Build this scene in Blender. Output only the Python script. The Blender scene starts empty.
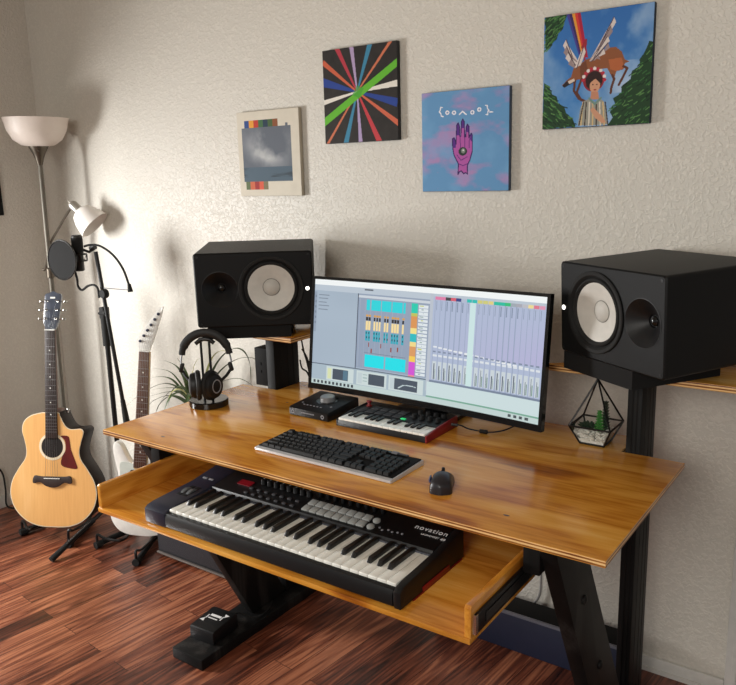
import bpy, bmesh, math, random
import numpy as np
from mathutils import Matrix, Vector, Euler, noise as mnoise
random.seed(7); rng = np.random.default_rng(5)
scn = bpy.context.scene
col = scn.collection
PI = math.pi
R = math.radians

# ------------------------------------------------------------------ camera
F_PX = 774.37
CAM = Vector((1.9536, -1.3521, 1.5456))
yaw, pitch, roll = R(-35.4526), R(12.1112), R(-1.5543)
fw = Vector((math.sin(yaw)*math.cos(pitch), math.cos(yaw)*math.cos(pitch), -math.sin(pitch)))
r0 = Vector((math.cos(yaw), -math.sin(yaw), 0)); u0 = r0.cross(fw)
rt = math.cos(roll)*r0 + math.sin(roll)*u0; up = -math.sin(roll)*r0 + math.cos(roll)*u0
cd = bpy.data.cameras.new('camera'); cam = bpy.data.objects.new('camera', cd); col.objects.link(cam)
cd.sensor_fit = 'HORIZONTAL'; cd.sensor_width = 36.0; cd.lens = F_PX*36/736; cd.clip_start = .02
M = Matrix.Identity(4)
for i in range(3): M[i][0], M[i][1], M[i][2], M[i][3] = rt[i], up[i], -fw[i], CAM[i]
cam.matrix_world = M
scn.camera = cam
def at(px, py, Y):
    """point of the room at depth Y seen in direction (px,py)"""
    d = fw + (px-368)/F_PX*rt - (py-342.5)/F_PX*up
    return CAM + d*((Y-CAM.y)/d.y)

YW = .92      # back wall
XL = -1.60    # left wall
H = .82       # desk top

# ------------------------------------------------------------------ materials
def s2l(c): return c/12.92 if c <= .04045 else ((c+.055)/1.055)**2.4
def rgb(r, g=None, b=None):
    if g is None: r, g, b = r
    return (s2l(r/255), s2l(g/255), s2l(b/255), 1)
def newmat(name):
    m = bpy.data.materials.new(name); m.use_nodes = True
    nt = m.node_tree; return m, nt, nt.nodes['Principled BSDF']
def N(nt, t, **kw):
    n = nt.nodes.new(t)
    for k, v in kw.items():
        if k in n.inputs: n.inputs[k].default_value = v
        else: setattr(n, k, v)
    return n
def mat(name, c, rough=.5, metal=0, var=.12, scale=40, bump=0, bscale=200, coat=0, emit=0, spec=None, alpha=1):
    m, nt, p = newmat(name)
    tc = N(nt, 'ShaderNodeTexCoord')
    nz = N(nt, 'ShaderNodeTexNoise', Scale=scale, Detail=3.0)
    nt.links.new(tc.outputs['Object'], nz.inputs['Vector'])
    mx = N(nt, 'ShaderNodeMix', data_type='RGBA')
    c1 = rgb(c); 
    mx.inputs[6].default_value = tuple(x*(1-var) for x in c1[:3])+(1,)
    mx.inputs[7].default_value = tuple(min(1, x*(1+var)) for x in c1[:3])+(1,)
    nt.links.new(nz.outputs[0], mx.inputs[0]); nt.links.new(mx.outputs[2], p.inputs['Base Color'])
    p.inputs['Roughness'].default_value = rough; p.inputs['Metallic'].default_value = metal
    if spec is not None: p.inputs['Specular IOR Level'].default_value = spec
    if coat: p.inputs['Coat Weight'].default_value = coat; p.inputs['Coat Roughness'].default_value = .08
    if emit:
        p.inputs['Emission Color'].default_value = c1; p.inputs['Emission Strength'].default_value = emit
    if bump:
        b = N(nt, 'ShaderNodeTexNoise', Scale=bscale, Detail=2.0)
        nt.links.new(tc.outputs['Object'], b.inputs['Vector'])
        bp = N(nt, 'ShaderNodeBump', Strength=bump, Distance=.002)
        nt.links.new(b.outputs[0], bp.inputs['Height']); nt.links.new(bp.outputs[0], p.inputs['Normal'])
    return m
def ramp(nt, stops):
    n = nt.nodes.new('ShaderNodeValToRGB'); e = n.color_ramp.elements
    while len(e) < len(stops): e.new(.5)
    for x, (pos, c) in zip(e, stops): x.position = pos; x.color = rgb(c)
    return n
def wood(name, stops, axis='X', rough=.25, coat=.3, stretch=14, scale=3.0, rings=True, ring_scale=1.9, fine_k=.5, spec=.5):
    """figured veneer: noise stretched along the grain plus distorted rings"""
    m, nt, p = newmat(name); L = nt.links.new
    tc = N(nt, 'ShaderNodeTexCoord'); mp = N(nt, 'ShaderNodeMapping')
    L(tc.outputs['Object'], mp.inputs['Vector'])
    sc = {'X': (1, stretch, stretch), 'Y': (stretch, 1, stretch), 'Z': (stretch, stretch, 1)}[axis]
    mp.inputs['Scale'].default_value = sc
    fine = N(nt, 'ShaderNodeTexNoise', Scale=scale*2.2, Detail=5.0, Roughness=.6); L(mp.outputs[0], fine.inputs['Vector'])
    mp2 = N(nt, 'ShaderNodeMapping'); L(tc.outputs['Object'], mp2.inputs['Vector'])
    mp2.inputs['Scale'].default_value = {'X': (.9, 3.2, 3.2), 'Y': (3.2, .9, 3.2), 'Z': (3.2, 3.2, .9)}[axis]
    big = N(nt, 'ShaderNodeTexNoise', Scale=ring_scale, Detail=2.0, Distortion=.4); L(mp2.outputs[0], big.inputs['Vector'])
    mul = N(nt, 'ShaderNodeMath', operation='MULTIPLY'); L(big.outputs[0], mul.inputs[0]); mul.inputs[1].default_value = 34 if rings else 8
    sn = N(nt, 'ShaderNodeMath', operation='SINE'); L(mul.outputs[0], sn.inputs[0])
    fs = N(nt, 'ShaderNodeMath', operation='MULTIPLY_ADD'); L(fine.outputs[0], fs.inputs[0]); fs.inputs[1].default_value = fine_k; fs.inputs[2].default_value = .5-.5*fine_k
    ma = N(nt, 'ShaderNodeMath', operation='MULTIPLY_ADD'); L(sn.outputs[0], ma.inputs[0]); ma.inputs[1].default_value = .085; L(fs.outputs[0], ma.inputs[2])
    m3 = N(nt, 'ShaderNodeMath', operation='MULTIPLY_ADD'); L(big.outputs[0], m3.inputs[0]); m3.inputs[1].default_value = 1.0
    sub = N(nt, 'ShaderNodeMath', operation='SUBTRACT'); L(ma.outputs[0], sub.inputs[0]); sub.inputs[1].default_value = .5
    L(sub.outputs[0], m3.inputs[2])
    rp = ramp(nt, stops); L(m3.outputs[0], rp.inputs[0]); L(rp.outputs[0], p.inputs['Base Color'])
    p.inputs['Roughness'].default_value = rough; p.inputs['Coat Weight'].default_value = coat; p.inputs['Coat Roughness'].default_value = .12; p.inputs['Specular IOR Level'].default_value = spec
    return m
def colattr(name, rough=.6, emit=0, spec=.3):
    m, nt, p = newmat(name)
    a = N(nt, 'ShaderNodeVertexColor', layer_name='Col')
    nt.links.new(a.outputs[0], p.inputs['Base Color']); p.inputs['Roughness'].default_value = rough
    p.inputs['Specular IOR Level'].default_value = spec
    if emit:
        nt.links.new(a.outputs[0], p.inputs['Emission Color']); p.inputs['Emission Strength'].default_value = emit
        p.inputs['Base Color'].default_value = (.02, .02, .02, 1); nt.links.remove(p.inputs['Base Color'].links[0])
    return m

def wall_mat(name, c):
    m, nt, p = newmat(name); L = nt.links.new
    tc = N(nt, 'ShaderNodeTexCoord')
    n1 = N(nt, 'ShaderNodeTexNoise', Scale=92.0, Detail=3.0, Roughness=.5, Distortion=.5); L(tc.outputs['Object'], n1.inputs['Vector'])
    n2 = N(nt, 'ShaderNodeTexNoise', Scale=220.0, Detail=2.0); L(tc.outputs['Object'], n2.inputs['Vector'])
    rp = nt.nodes.new('ShaderNodeValToRGB'); L(n1.outputs[0], rp.inputs[0])
    rp.color_ramp.elements[0].position = .47; rp.color_ramp.elements[1].position = .60
    ad = N(nt, 'ShaderNodeMath', operation='MULTIPLY_ADD'); L(n2.outputs[0], ad.inputs[0]); ad.inputs[1].default_value = .35; L(rp.outputs[0], ad.inputs[2])
    bp = N(nt, 'ShaderNodeBump', Strength=.38, Distance=.004); L(ad.outputs[0], bp.inputs['Height']); L(bp.outputs[0], p.inputs['Normal'])
    mx = N(nt, 'ShaderNodeMix', data_type='RGBA'); L(rp.outputs[0], mx.inputs[0])
    c1 = rgb(c); mx.inputs[6].default_value = tuple(x*.94 for x in c1[:3])+(1,); mx.inputs[7].default_value = c1
    L(mx.outputs[2], p.inputs['Base Color']); p.inputs['Roughness'].default_value = .45; p.inputs['Specular IOR Level'].default_value = .42
    return m
def floor_mat():
    m, nt, p = newmat('cherry_laminate'); L = nt.links.new
    tc = N(nt, 'ShaderNodeTexCoord'); mp = N(nt, 'ShaderNodeMapping'); L(tc.outputs['Object'], mp.inputs['Vector'])
    mp.inputs['Rotation'].default_value = (0, 0, R(90+6))
    br = N(nt, 'ShaderNodeTexBrick', Scale=1.0); L(mp.outputs[0], br.inputs['Vector'])
    br.offset = .37; br.inputs['Brick Width'].default_value = .92; br.inputs['Row Height'].default_value = .082
    br.inputs['Mortar Size'].default_value = .0011; br.inputs['Mortar Smooth'].default_value = .2
    br.inputs['Color1'].default_value = (0, 0, 0, 1); br.inputs['Color2'].default_value = (1, 1, 1, 1); br.inputs['Mortar'].default_value = (.3, .3, .3, 1)
    # grain, shifted per plank
    sx = N(nt, 'ShaderNodeVectorMath', operation='MULTIPLY_ADD'); L(br.outputs[0], sx.inputs[0]); sx.inputs[1].default_value = (7, 3, 5)
    sc = N(nt, 'ShaderNodeVectorMath', operation='MULTIPLY'); L(mp.outputs[0], sc.inputs[0]); sc.inputs[1].default_value = (1.6, 26, 1)
    L(sc.outputs[0], sx.inputs[2])
    n1 = N(nt, 'ShaderNodeTexNoise', Scale=2.2, Detail=6.0, Roughness=.62, Distortion=.5); L(sx.outputs[0], n1.inputs['Vector'])
    n2 = N(nt, 'ShaderNodeTexNoise', Scale=.75, Detail=1.0, Distortion=.3); L(sx.outputs[0], n2.inputs['Vector'])
    mu = N(nt, 'ShaderNodeMath', operation='MULTIPLY'); L(n2.outputs[0], mu.inputs[0]); mu.inputs[1].default_value = 55
    si = N(nt, 'ShaderNodeMath', operation='SINE'); L(mu.outputs[0], si.inputs[0])
    a1 = N(nt, 'ShaderNodeMath', operation='MULTIPLY_ADD'); L(si.outputs[0], a1.inputs[0]); a1.inputs[1].default_value = .12; L(n1.outputs[0], a1.inputs[2])
    bw = N(nt, 'ShaderNodeMath', operation='MULTIPLY_ADD'); L(br.outputs[0], bw.inputs[0]); bw.inputs[1].default_value = .44; a2 = N(nt, 'ShaderNodeMath', operation='SUBTRACT'); L(a1.outputs[0], a2.inputs[0]); a2.inputs[1].default_value = .05; L(a2.outputs[0], bw.inputs[2])
    rp = ramp(nt, [(.30, (40, 18, 12)), (.52, (84, 42, 28)), (.74, (124, 68, 47)), (1.0, (176, 112, 80))]); L(bw.outputs[0], rp.inputs[0])
    mm = N(nt, 'ShaderNodeMix', data_type='RGBA'); L(br.outputs['Fac'], mm.inputs[0]); L(rp.outputs[0], mm.inputs[6]); mm.inputs[7].default_value = rgb(30, 10, 7)
    L(mm.outputs[2], p.inputs['Base Color']); p.inputs['Roughness'].default_value = .3; p.inputs['Specular IOR Level'].default_value = .55
    rr = N(nt, 'ShaderNodeMath', operation='MULTIPLY_ADD'); L(n1.outputs[0], rr.inputs[0]); rr.inputs[1].default_value = .22; rr.inputs[2].default_value = .2
    L(rr.outputs[0], p.inputs['Roughness'])
    bp = N(nt, 'ShaderNodeBump', Strength=.12, Distance=.002); L(a1.outputs[0], bp.inputs['Height']); L(bp.outputs[0], p.inputs['Normal'])
    return m
def edge_mat():
    m, nt, p = newmat('plywood_edge'); L = nt.links.new
    tc = N(nt, 'ShaderNodeTexCoord'); sp = nt.nodes.new('ShaderNodeSeparateXYZ'); L(tc.outputs['Object'], sp.inputs[0])
    nz = N(nt, 'ShaderNodeTexNoise', Scale=9.0, Detail=3.0); L(tc.outputs['Object'], nz.inputs['Vector'])
    mu = N(nt, 'ShaderNodeMath', operation='MULTIPLY_ADD'); L(sp.outputs[2], mu.inputs[0]); mu.inputs[1].default_value = 2*PI/.0075; L(nz.outputs[0], mu.inputs[2])
    sn = N(nt, 'ShaderNodeMath', operation='SINE'); L(mu.outputs[0], sn.inputs[0])
    ad = N(nt, 'ShaderNodeMath', operation='MULTIPLY_ADD'); L(sn.outputs[0], ad.inputs[0]); ad.inputs[1].default_value = .4; L(nz.outputs[0], ad.inputs[2])
    rp = ramp(nt, [(.1, (104, 52, 18)), (.5, (190, 128, 62)), (.8, (240, 200, 140))]); L(ad.outputs[0], rp.inputs[0]); L(rp.outputs[0], p.inputs['Base Color'])
    p.inputs['Roughness'].default_value = .4; return m
def glass_mat():
    m = bpy.data.materials.new('clear_glass'); m.use_nodes = True; nt = m.node_tree; nt.nodes.clear()
    o = nt.nodes.new('ShaderNodeOutputMaterial'); t = nt.nodes.new('ShaderNodeBsdfTransparent'); t.inputs[0].default_value = (.985, .99, .985, 1)
    g = nt.nodes.new('ShaderNodeBsdfGlossy'); g.inputs['Roughness'].default_value = .03
    fr = nt.nodes.new('ShaderNodeFresnel'); fr.inputs[0].default_value = 1.22
    mx = nt.nodes.new('ShaderNodeMixShader'); nt.links.new(fr.outputs[0], mx.inputs[0]); nt.links.new(t.outputs[0], mx.inputs[1]); nt.links.new(g.outputs[0], mx.inputs[2])
    nt.links.new(mx.outputs[0], o.inputs[0]); return m

PLY = [(.12, (122, 60, 14)), (.34, (184, 110, 32)), (.50, (214, 146, 54)), (.66, (226, 162, 70)), (.88, (238, 188, 108))]
MT = dict(
    wall=wall_mat('textured_plaster', (214, 209, 199)), wall_l=wall_mat('left_plaster', (210, 203, 193)),
    ceil=mat('ceiling_paint', (205, 198, 182), .9), floor=floor_mat(),
    trim=mat('white_trim_paint', (205, 203, 198), .45),
    ply=wood('varnished_plywood', PLY, 'X', .22, .22), ply_y=wood('varnished_plywood_lengthwise', PLY, 'Y', .25, .45),
    ply_edge=edge_mat(),
    blackwood=wood('black_stained_wood', [(.25, (7, 7, 7)), (.55, (19, 18, 18)), (.85, (52, 50, 48))], 'Z', .55, 0, stretch=18, scale=4, spec=.2),
    black=mat('black_plastic', (14, 14, 16), .45, var=.2, spec=.35), satin=mat('satin_black_cabinet', (13, 13, 14), .5, bump=.15, bscale=600, spec=.2),
    mattblack=mat('matt_black', (10, 10, 11), .75, spec=.25), rubber=mat('black_rubber', (16, 16, 16), .8), foam=mat('charcoal_foam', (10, 10, 11), .95, bump=.4, bscale=900),
    gloss=mat('glossy_black', (10, 10, 11), .18), metal=mat('brushed_steel', (170, 170, 170), .3, 1), chrome=mat('chrome', (215, 215, 215), .15, 1),
    bronze=mat('dark_pewter', (96, 88, 78), .4, .8), darkmetal=mat('black_metal', (22, 22, 23), .38, .3),
    cone=mat('white_paper_cone', (206, 203, 196), .6, bump=.1), cap=mat('pale_dust_cap', (190, 187, 180), .55), ring=mat('grey_ring', (120, 118, 112), .6),
    led=mat('white_power_light', (255, 250, 240), .4, emit=4), key_w=mat('ivory_white_key', (244, 243, 236), .3, coat=.3), key_b=mat('black_key', (17, 17, 18), .3),
    keycap=mat('black_keycap', (15, 15, 16), .5, spec=.35), silver=mat('silver_plastic', (206, 206, 208), .3, .15), navy=mat('blue_black_plastic', (34, 38, 54), .4),
    red=mat('red_plastic', (128, 14, 20), .45), redled=mat('red_display', (120, 16, 28), .3, emit=.12), greyled=mat('grey_pad', (150, 152, 150), .5),
    pad=mat('dark_rubber_pad', (40, 40, 44), .7), green=mat('lit_green_pad', (40, 190, 110), .5, emit=.6), white=mat('white_print', (225, 225, 225), .6),
    dim=mat('grey_print', (130, 130, 135), .6), spruce=wood('spruce_top', [(.1, (206, 146, 80)), (.5, (228, 176, 110)), (1, (244, 204, 146))], 'Y', .3, .4, stretch=26, scale=2.4, rings=False),
    rosewood=wood('dark_rosewood', [(.2, (22, 14, 11)), (.6, (44, 29, 22)), (1, (70, 48, 36))], 'Y', .5, 0, stretch=16, scale=3, spec=.12),
    board=wood('rosewood_fretboard', [(.2, (30, 22, 20)), (.6, (54, 38, 33)), (1, (84, 62, 54))], 'Y', .5, 0, stretch=20, scale=4, rings=False),
    board2=wood('brown_fretboard', [(.2, (70, 44, 34)), (.6, (108, 72, 56)), (1, (142, 100, 80))], 'Y', .5, 0, stretch=20, scale=4, rings=False),
    maple=wood('maple_neck', [(.2, (190, 150, 96)), (1, (222, 186, 132))], 'Y', .35, .3, rings=False), cream=mat('cream_binding', (226, 212, 184), .4),
    guard=mat('tortoise_red', (92, 20, 16), .25, var=.35, scale=25, coat=.5), head=mat('bluish_black_veneer', (70, 76, 88), .15, coat=.6), pearl=mat('pearl', (232, 232, 226), .25, coat=.5),
    hole=mat('soundhole_dark', (22, 14, 10), .9), body_w=mat('white_guitar_lacquer', (236, 234, 228), .15, coat=.7), guard_w=mat('pale_mint_guard', (205, 212, 204), .3),
    shade=mat('frosted_white_glass', (226, 214, 204), .45, var=.04), shade2=mat('white_lamp_shade', (236, 230, 224), .5, var=.04),
    grille=mat('black_grille_cloth', (38, 35, 40), .85, bump=.8, bscale=700), tolex=mat('black_tolex', (24, 24, 27), .7, bump=.5, bscale=500), bluebox=mat('navy_blue_case', (32, 38, 62), .55),
    leaf=mat('striped_leaf_green', (66, 86, 46), .5, var=.35, scale=30), leaf_y=mat('pale_yellow_leaf', (196, 196, 128), .5, var=.2, scale=30), terracotta=mat('plain_pot', (120, 92, 78), .8), soil=mat('soil', (40, 28, 20), .95),
    succ=mat('dark_succulent', (40, 66, 48), .5, var=.3, scale=60), succ2=mat('bright_succulent', (64, 140, 60), .5, var=.3, scale=80), stone=mat('white_gravel', (250, 247, 236), .8, var=.15, scale=90), glass=glass_mat(),
    cable_g=mat('grey_cord', (150, 148, 146), .6), canvas_edge=mat('canvas_edge_dark', (44, 44, 46), .8), edge_cream=mat('canvas_edge_cream', (176, 166, 148), .8), edge_blue=mat('canvas_edge_blue', (70, 84, 104), .8), edge_teal=mat('canvas_edge_teal', (40, 52, 66), .8),
    paint=colattr('painted_canvas', .65), screen=colattr('lit_screen', .25, emit=.92),
    mesh=mat('pop_mesh', (15, 15, 16), .9, bump=.5, bscale=1500), leather=mat('black_leatherette', (16, 16, 17), .6), sky=mat('picture_backing', (22, 24, 26), .5),
)

# ------------------------------------------------------------------ mesh helpers
def loop_verts(bm, pts): return [bm.verts.new(p) for p in pts]
def setm(faces, mi, smooth=None):
    for f in faces:
        f.material_index = mi
def box(bm, c, s, mi=0, rot=None, bev=0, seg=2):
    """box with centre c, size s, optional 3x3/Euler rotation"""
    t = bmesh.new(); bmesh.ops.create_cube(t, size=1)
    bmesh.ops.scale(t, vec=s, verts=t.verts)
    if bev: bmesh.ops.bevel(t, geom=list(t.edges), offset=bev, segments=seg, affect='EDGES', profile=.5)
    Mx = Matrix.Translation(c) @ (rot.to_4x4() if rot else Matrix.Identity(4))
    bmesh.ops.transform(t, matrix=Mx, verts=t.verts); merge(bm, t, mi)
def box2(bm, a, b, mi=0, bev=0, seg=2):
    box(bm, [(x+y)/2 for x, y in zip(a, b)], [abs(y-x) for x, y in zip(a, b)], mi, None, bev, seg)
def merge(bm, t, mi=None):
    mp = {}
    for v in t.verts: mp[v] = bm.verts.new(v.co)
    for f in t.faces:
        try: g = bm.faces.new([mp[v] for v in f.verts])
        except ValueError: continue
        g.material_index = f.material_index if mi is None else mi
    t.free()
def tube(bm, pts, r, n=8, mi=0, closed=False, cap=True, flat=None):
    pts = [Vector(p) for p in pts]; k = len(pts)
    rs = r if isinstance(r, (list, tuple)) else [r]*k
    rings = []; nv = None
    for i, p in enumerate(pts):
        a = pts[(i-1) % k] if (closed or i > 0) else p; b = pts[(i+1) % k] if (closed or i < k-1) else p
        t = (b-a).normalized()
        if nv is None:
            nv = t.cross(Vector((0, 0, 1))); 
            if nv.length < .05: nv = t.cross(Vector((0, 1, 0)))
            nv.normalize()
        else:
            nv = nv - t*nv.dot(t)
            if nv.length < 1e-6: nv = t.orthogonal()
            nv.normalize()
        bn = t.cross(nv)
        rings.append([bm.verts.new(p + rs[i]*(math.cos(2*PI*j/n)*nv + math.sin(2*PI*j/n)*bn*(flat or 1))) for j in range(n)])
    m = k if closed else k-1
    for i in range(m):
        A, B = rings[i], rings[(i+1) % k]
        for j in range(n):
            f = bm.faces.new((A[j], A[(j+1) % n], B[(j+1) % n], B[j])); f.material_index = mi
    if cap and not closed:
        for q in (rings[0][::-1], rings[-1]):
            f = bm.faces.new(q); f.material_index = mi
def lathe(bm, prof, n=32, Mx=None, mi=0, cap=False):
    """profile of (radius, height) about local Z, placed by matrix Mx"""
    Mx = Mx or Matrix.Identity(4); rings = []
    for (r, z) in prof:
        if r < 1e-6: rings.append([bm.verts.new(Mx @ Vector((0, 0, z)))])
        else: rings.append([bm.verts.new(Mx @ Vector((r*math.cos(2*PI*j/n), r*math.sin(2*PI*j/n), z))) for j in range(n)])
    for A, B in zip(rings, rings[1:]):
        for j in range(n):
            a, b = A[j % len(A)], A[(j+1) % n % len(A)]; c, d = B[(j+1) % n % len(B)], B[j % len(B)]
            q = [a, b, c, d]; q = [v for i, v in enumerate(q) if v not in q[:i]]
            if len(q) > 2:
                f = bm.faces.new(q); f.material_index = mi
    if cap:
        for q in (rings[0], rings[-1]):
            if len(q) > 2:
                f = bm.faces.new(q); f.material_index = mi
def prism(bm, poly, z0, z1, Mx=None, mi=0, bev=0, mi_side=None, mi_top=None):
    """polygon in local XY pulled from z0 to z1"""
    Mx = Mx or Matrix.Identity(4); t = bmesh.new()
    A = [t.verts.new((x, y, z0)) for x, y in poly]; B = [t.verts.new((x, y, z1)) for x, y in poly]
    n = len(poly)
    fb = t.faces.new(A[::-1]); ft = t.faces.new(B)
    fb.material_index = mi; ft.material_index = mi if mi_top is None else mi_top
    for i in range(n):
        f = t.faces.new((A[i], A[(i+1) % n], B[(i+1) % n], B[i])); f.material_index = mi if mi_side is None else mi_side
    bmesh.ops.recalc_face_normals(t, faces=t.faces)
    if bev:
        bmesh.ops.bevel(t, geom=list(ft.edges)+list(fb.edges), offset=bev, segments=2, affect='EDGES', profile=.5)
    bmesh.ops.triangulate(t, faces=[f for f in t.faces if len(f.verts) > 4])
    bmesh.ops.transform(t, matrix=Mx, verts=t.verts); merge(bm, t)
def rrect(x0, y0, x1, y1, r, n=5):
    p = []
    for cx, cy, a in ((x1-r, y1-r, 0), (x0+r, y1-r, 90), (x0+r, y0+r, 180), (x1-r, y0+r, 270)):
        for i in range(n+1):
            t = R(a+90*i/n); p.append((cx+r*math.cos(t), cy+r*math.sin(t)))
    return p
def spline(pts, n=8, closed=True):
    """Catmull-Rom through the points"""
    P = [Vector(p) for p in pts]; k = len(P); out = []
    for i in range(k if closed else k-1):
        g = (lambda j: P[j % k]) if closed else (lambda j: P[max(0, min(k-1, j))])
        a, b, c, d = g(i-1), g(i), g(i+1), g(i+2)
        for s in range(n):
            t = s/n
            out.append(.5*((2*b) + (c-a)*t + (2*a-5*b+4*c-d)*t*t + (3*b-a-3*c+d)*t**3))
    if not closed: out.append(P[-1])
    return out
ROOT = {}
def link(name, bm, mats, parent=None, world=False, smooth=35, label=None, kind=None):
    me = bpy.data.meshes.new(name)
    if world and parent is not None:
        bmesh.ops.transform(bm, matrix=ROOT[parent.name].inverted(), verts=bm.verts)
    bmesh.ops.recalc_face_normals(bm, faces=bm.faces)
    bm.to_mesh(me); bm.free()
    for m in (mats if isinstance(mats, (list, tuple)) else [mats]): me.materials.append(MT[m] if isinstance(m, str) else m)
    me.polygons.foreach_set('use_smooth', [True]*len(me.polygons)); me.set_sharp_from_angle(angle=R(smooth)); me.update()
    o = bpy.data.objects.new(name, me); col.objects.link(o)
    if parent is not None: o.parent = parent; ROOT[o.name] = ROOT.get(parent.name, Matrix.Identity(4))
    else: ROOT[o.name] = Matrix.Identity(4)
    if label: o['label'] = label
    if kind: o['kind'] = kind
    return o
def place(o, loc=(0, 0, 0), rot=None):
    """set a root's transform"""
    Mx = Matrix.Translation(loc) @ (rot if rot is not None else Matrix.Identity(4)); o.matrix_world = Mx; o.matrix_basis = Mx
    ROOT[o.name] = Mx
def tag(o, label, cat, group=None):
    o['label'] = label; o['category'] = cat
    if group: o['group'] = group
    return o
def thing(name, label, cat, loc=(0, 0, 0), rot=None, group=None):
    o = bpy.data.objects.new(name, None); o.empty_display_size = .05; col.objects.link(o); place(o, loc, rot)
    return tag(o, label, cat, group)
def copyof(o, parent, loc):
    c = o.copy(); col.objects.link(c); c.parent = parent; c.location = loc; ROOT[c.name] = ROOT[parent.name]; return c
RZ = lambda a: Matrix.Rotation(a, 4, 'Z')
RX = lambda a: Matrix.Rotation(a, 4, 'X')
RY = lambda a: Matrix.Rotation(a, 4, 'Y')
T = lambda *v: Matrix.Translation(v)
def BM(): return bmesh.new()
def text_bm(s, size, Mx, depth=.0003, spacing=1.0, align='CENTER', shear=0):
    cu = bpy.data.curves.new('lettering', 'FONT'); cu.body = s; cu.size = size; cu.extrude = depth; cu.align_x = align; cu.align_y = 'CENTER'
    cu.space_character = spacing; cu.shear = shear; cu.resolution_u = 3
    ob = bpy.data.objects.new('lettering', cu); col.objects.link(ob)
    bpy.context.view_layer.update()
    me = bpy.data.meshes.new_from_object(ob.evaluated_get(bpy.context.evaluated_depsgraph_get()))
    bm = BM(); bm.from_mesh(me); bpy.data.objects.remove(ob); bpy.data.meshes.remove(me); bpy.data.curves.remove(cu)
    bmesh.ops.transform(bm, matrix=Mx, verts=bm.verts); return bm

# ------------------------------------------------------------------ painting with numpy (flat artwork and the screen)
class Art:
    def __init__(s, w, h, c):
        s.w, s.h = w, h
        s.u, s.v = np.meshgrid((np.arange(w)+.5)/w, (np.arange(h)+.5)/h)
        s.a = np.empty((h, w, 3)); s.a[:] = np.array(c, float)
    def put(s, mask, c, al=1.0):
        m = (mask*al)[..., None]; s.a = s.a*(1-m) + m*np.array(c, float)
    def rect(s, x0, y0, x1, y1, c, al=1.0): s.put(((s.u >= x0) & (s.u < x1) & (s.v >= y0) & (s.v < y1)).astype(float), c, al)
    def poly(s, pts, c, al=1.0):
        ins = np.zeros((s.h, s.w), bool); n = len(pts)
        for i in range(n):
            (x0, y0), (x1, y1) = pts[i], pts[(i+1) % n]
            if y0 == y1: continue
            cr = ((y0 > s.v) != (y1 > s.v)) & (s.u < (x1-x0)*(s.v-y0)/(y1-y0)+x0); ins ^= cr
        s.put(ins.astype(float), c, al)
    def ell(s, cx, cy, rx, ry, c, al=1.0, soft=0):
        d = np.sqrt(((s.u-cx)/rx)**2+((s.v-cy)/ry)**2)
        s.put(np.clip((1-d)/soft, 0, 1) if soft else (d < 1).astype(float), c, al)
    def line(s, pts, w, c, al=1.0):
        m = np.zeros((s.h, s.w))
        for (x0, y0), (x1, y1) in zip(pts, pts[1:]):
            L2 = (x1-x0)**2+(y1-y0)**2+1e-12; t = np.clip(((s.u-x0)*(x1-x0)+(s.v-y0)*(y1-y0))/L2, 0, 1)
            d = np.hypot(s.u-x0-t*(x1-x0), s.v-y0-t*(y1-y0)); m = np.maximum(m, (d < w/2).astype(float))
        s.put(m, c, al)
    def noise(s, k, seed=0, oct=4, sx=1, sy=1):
        g = np.random.default_rng(seed); out = np.zeros((s.h, s.w)); amp = 1; tot = 0
        for o in range(oct):
            nx, ny = max(2, int(k*sx*2**o)), max(2, int(k*sy*2**o)); G = g.random((ny+2, nx+2))
            x, y = s.u*nx, s.v*ny; i, j = x.astype(int), y.astype(int); fx, fy = x-i, y-j
            fx, fy = fx*fx*(3-2*fx), fy*fy*(3-2*fy)
            out += amp*((G[j, i]*(1-fx)+G[j, i+1]*fx)*(1-fy)+(G[j+1, i]*(1-fx)+G[j+1, i+1]*fx)*fy); tot += amp; amp *= .5
        return out/tot
def art_faces(bm, art, pos, mi=0):
    """adds one quad per art cell; pos(u,v)->point. returns colour list in face order"""
    h, w = art.h, art.w
    V = [[bm.verts.new(pos(i/w, j/h)) for i in range(w+1)] for j in range(h+1)]
    for j in range(h):
        for i in range(w):
            f = bm.faces.new((V[j+1][i], V[j+1][i+1], V[j][i+1], V[j][i])); f.material_index = mi
def set_art(o, art, mi=0):
    me = o.data; at_ = me.color_attributes.new('Col', 'FLOAT_COLOR', 'CORNER')
    lin = np.clip(art.a, 0, 255)/255.; lin = np.where(lin <= .04045, lin/12.92, ((lin+.055)/1.055)**2.4).reshape(-1, 3)
    buf = np.zeros((len(me.loops), 4)); buf[:, 3] = 1; buf[:, :3] = .1; k = 0
    for p in me.polygons:
        if p.material_index == mi:
            buf[p.loop_start:p.loop_start+p.loop_total, :3] = lin[k]; k += 1
    at_.data.foreach_set('color', buf.ravel())

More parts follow.
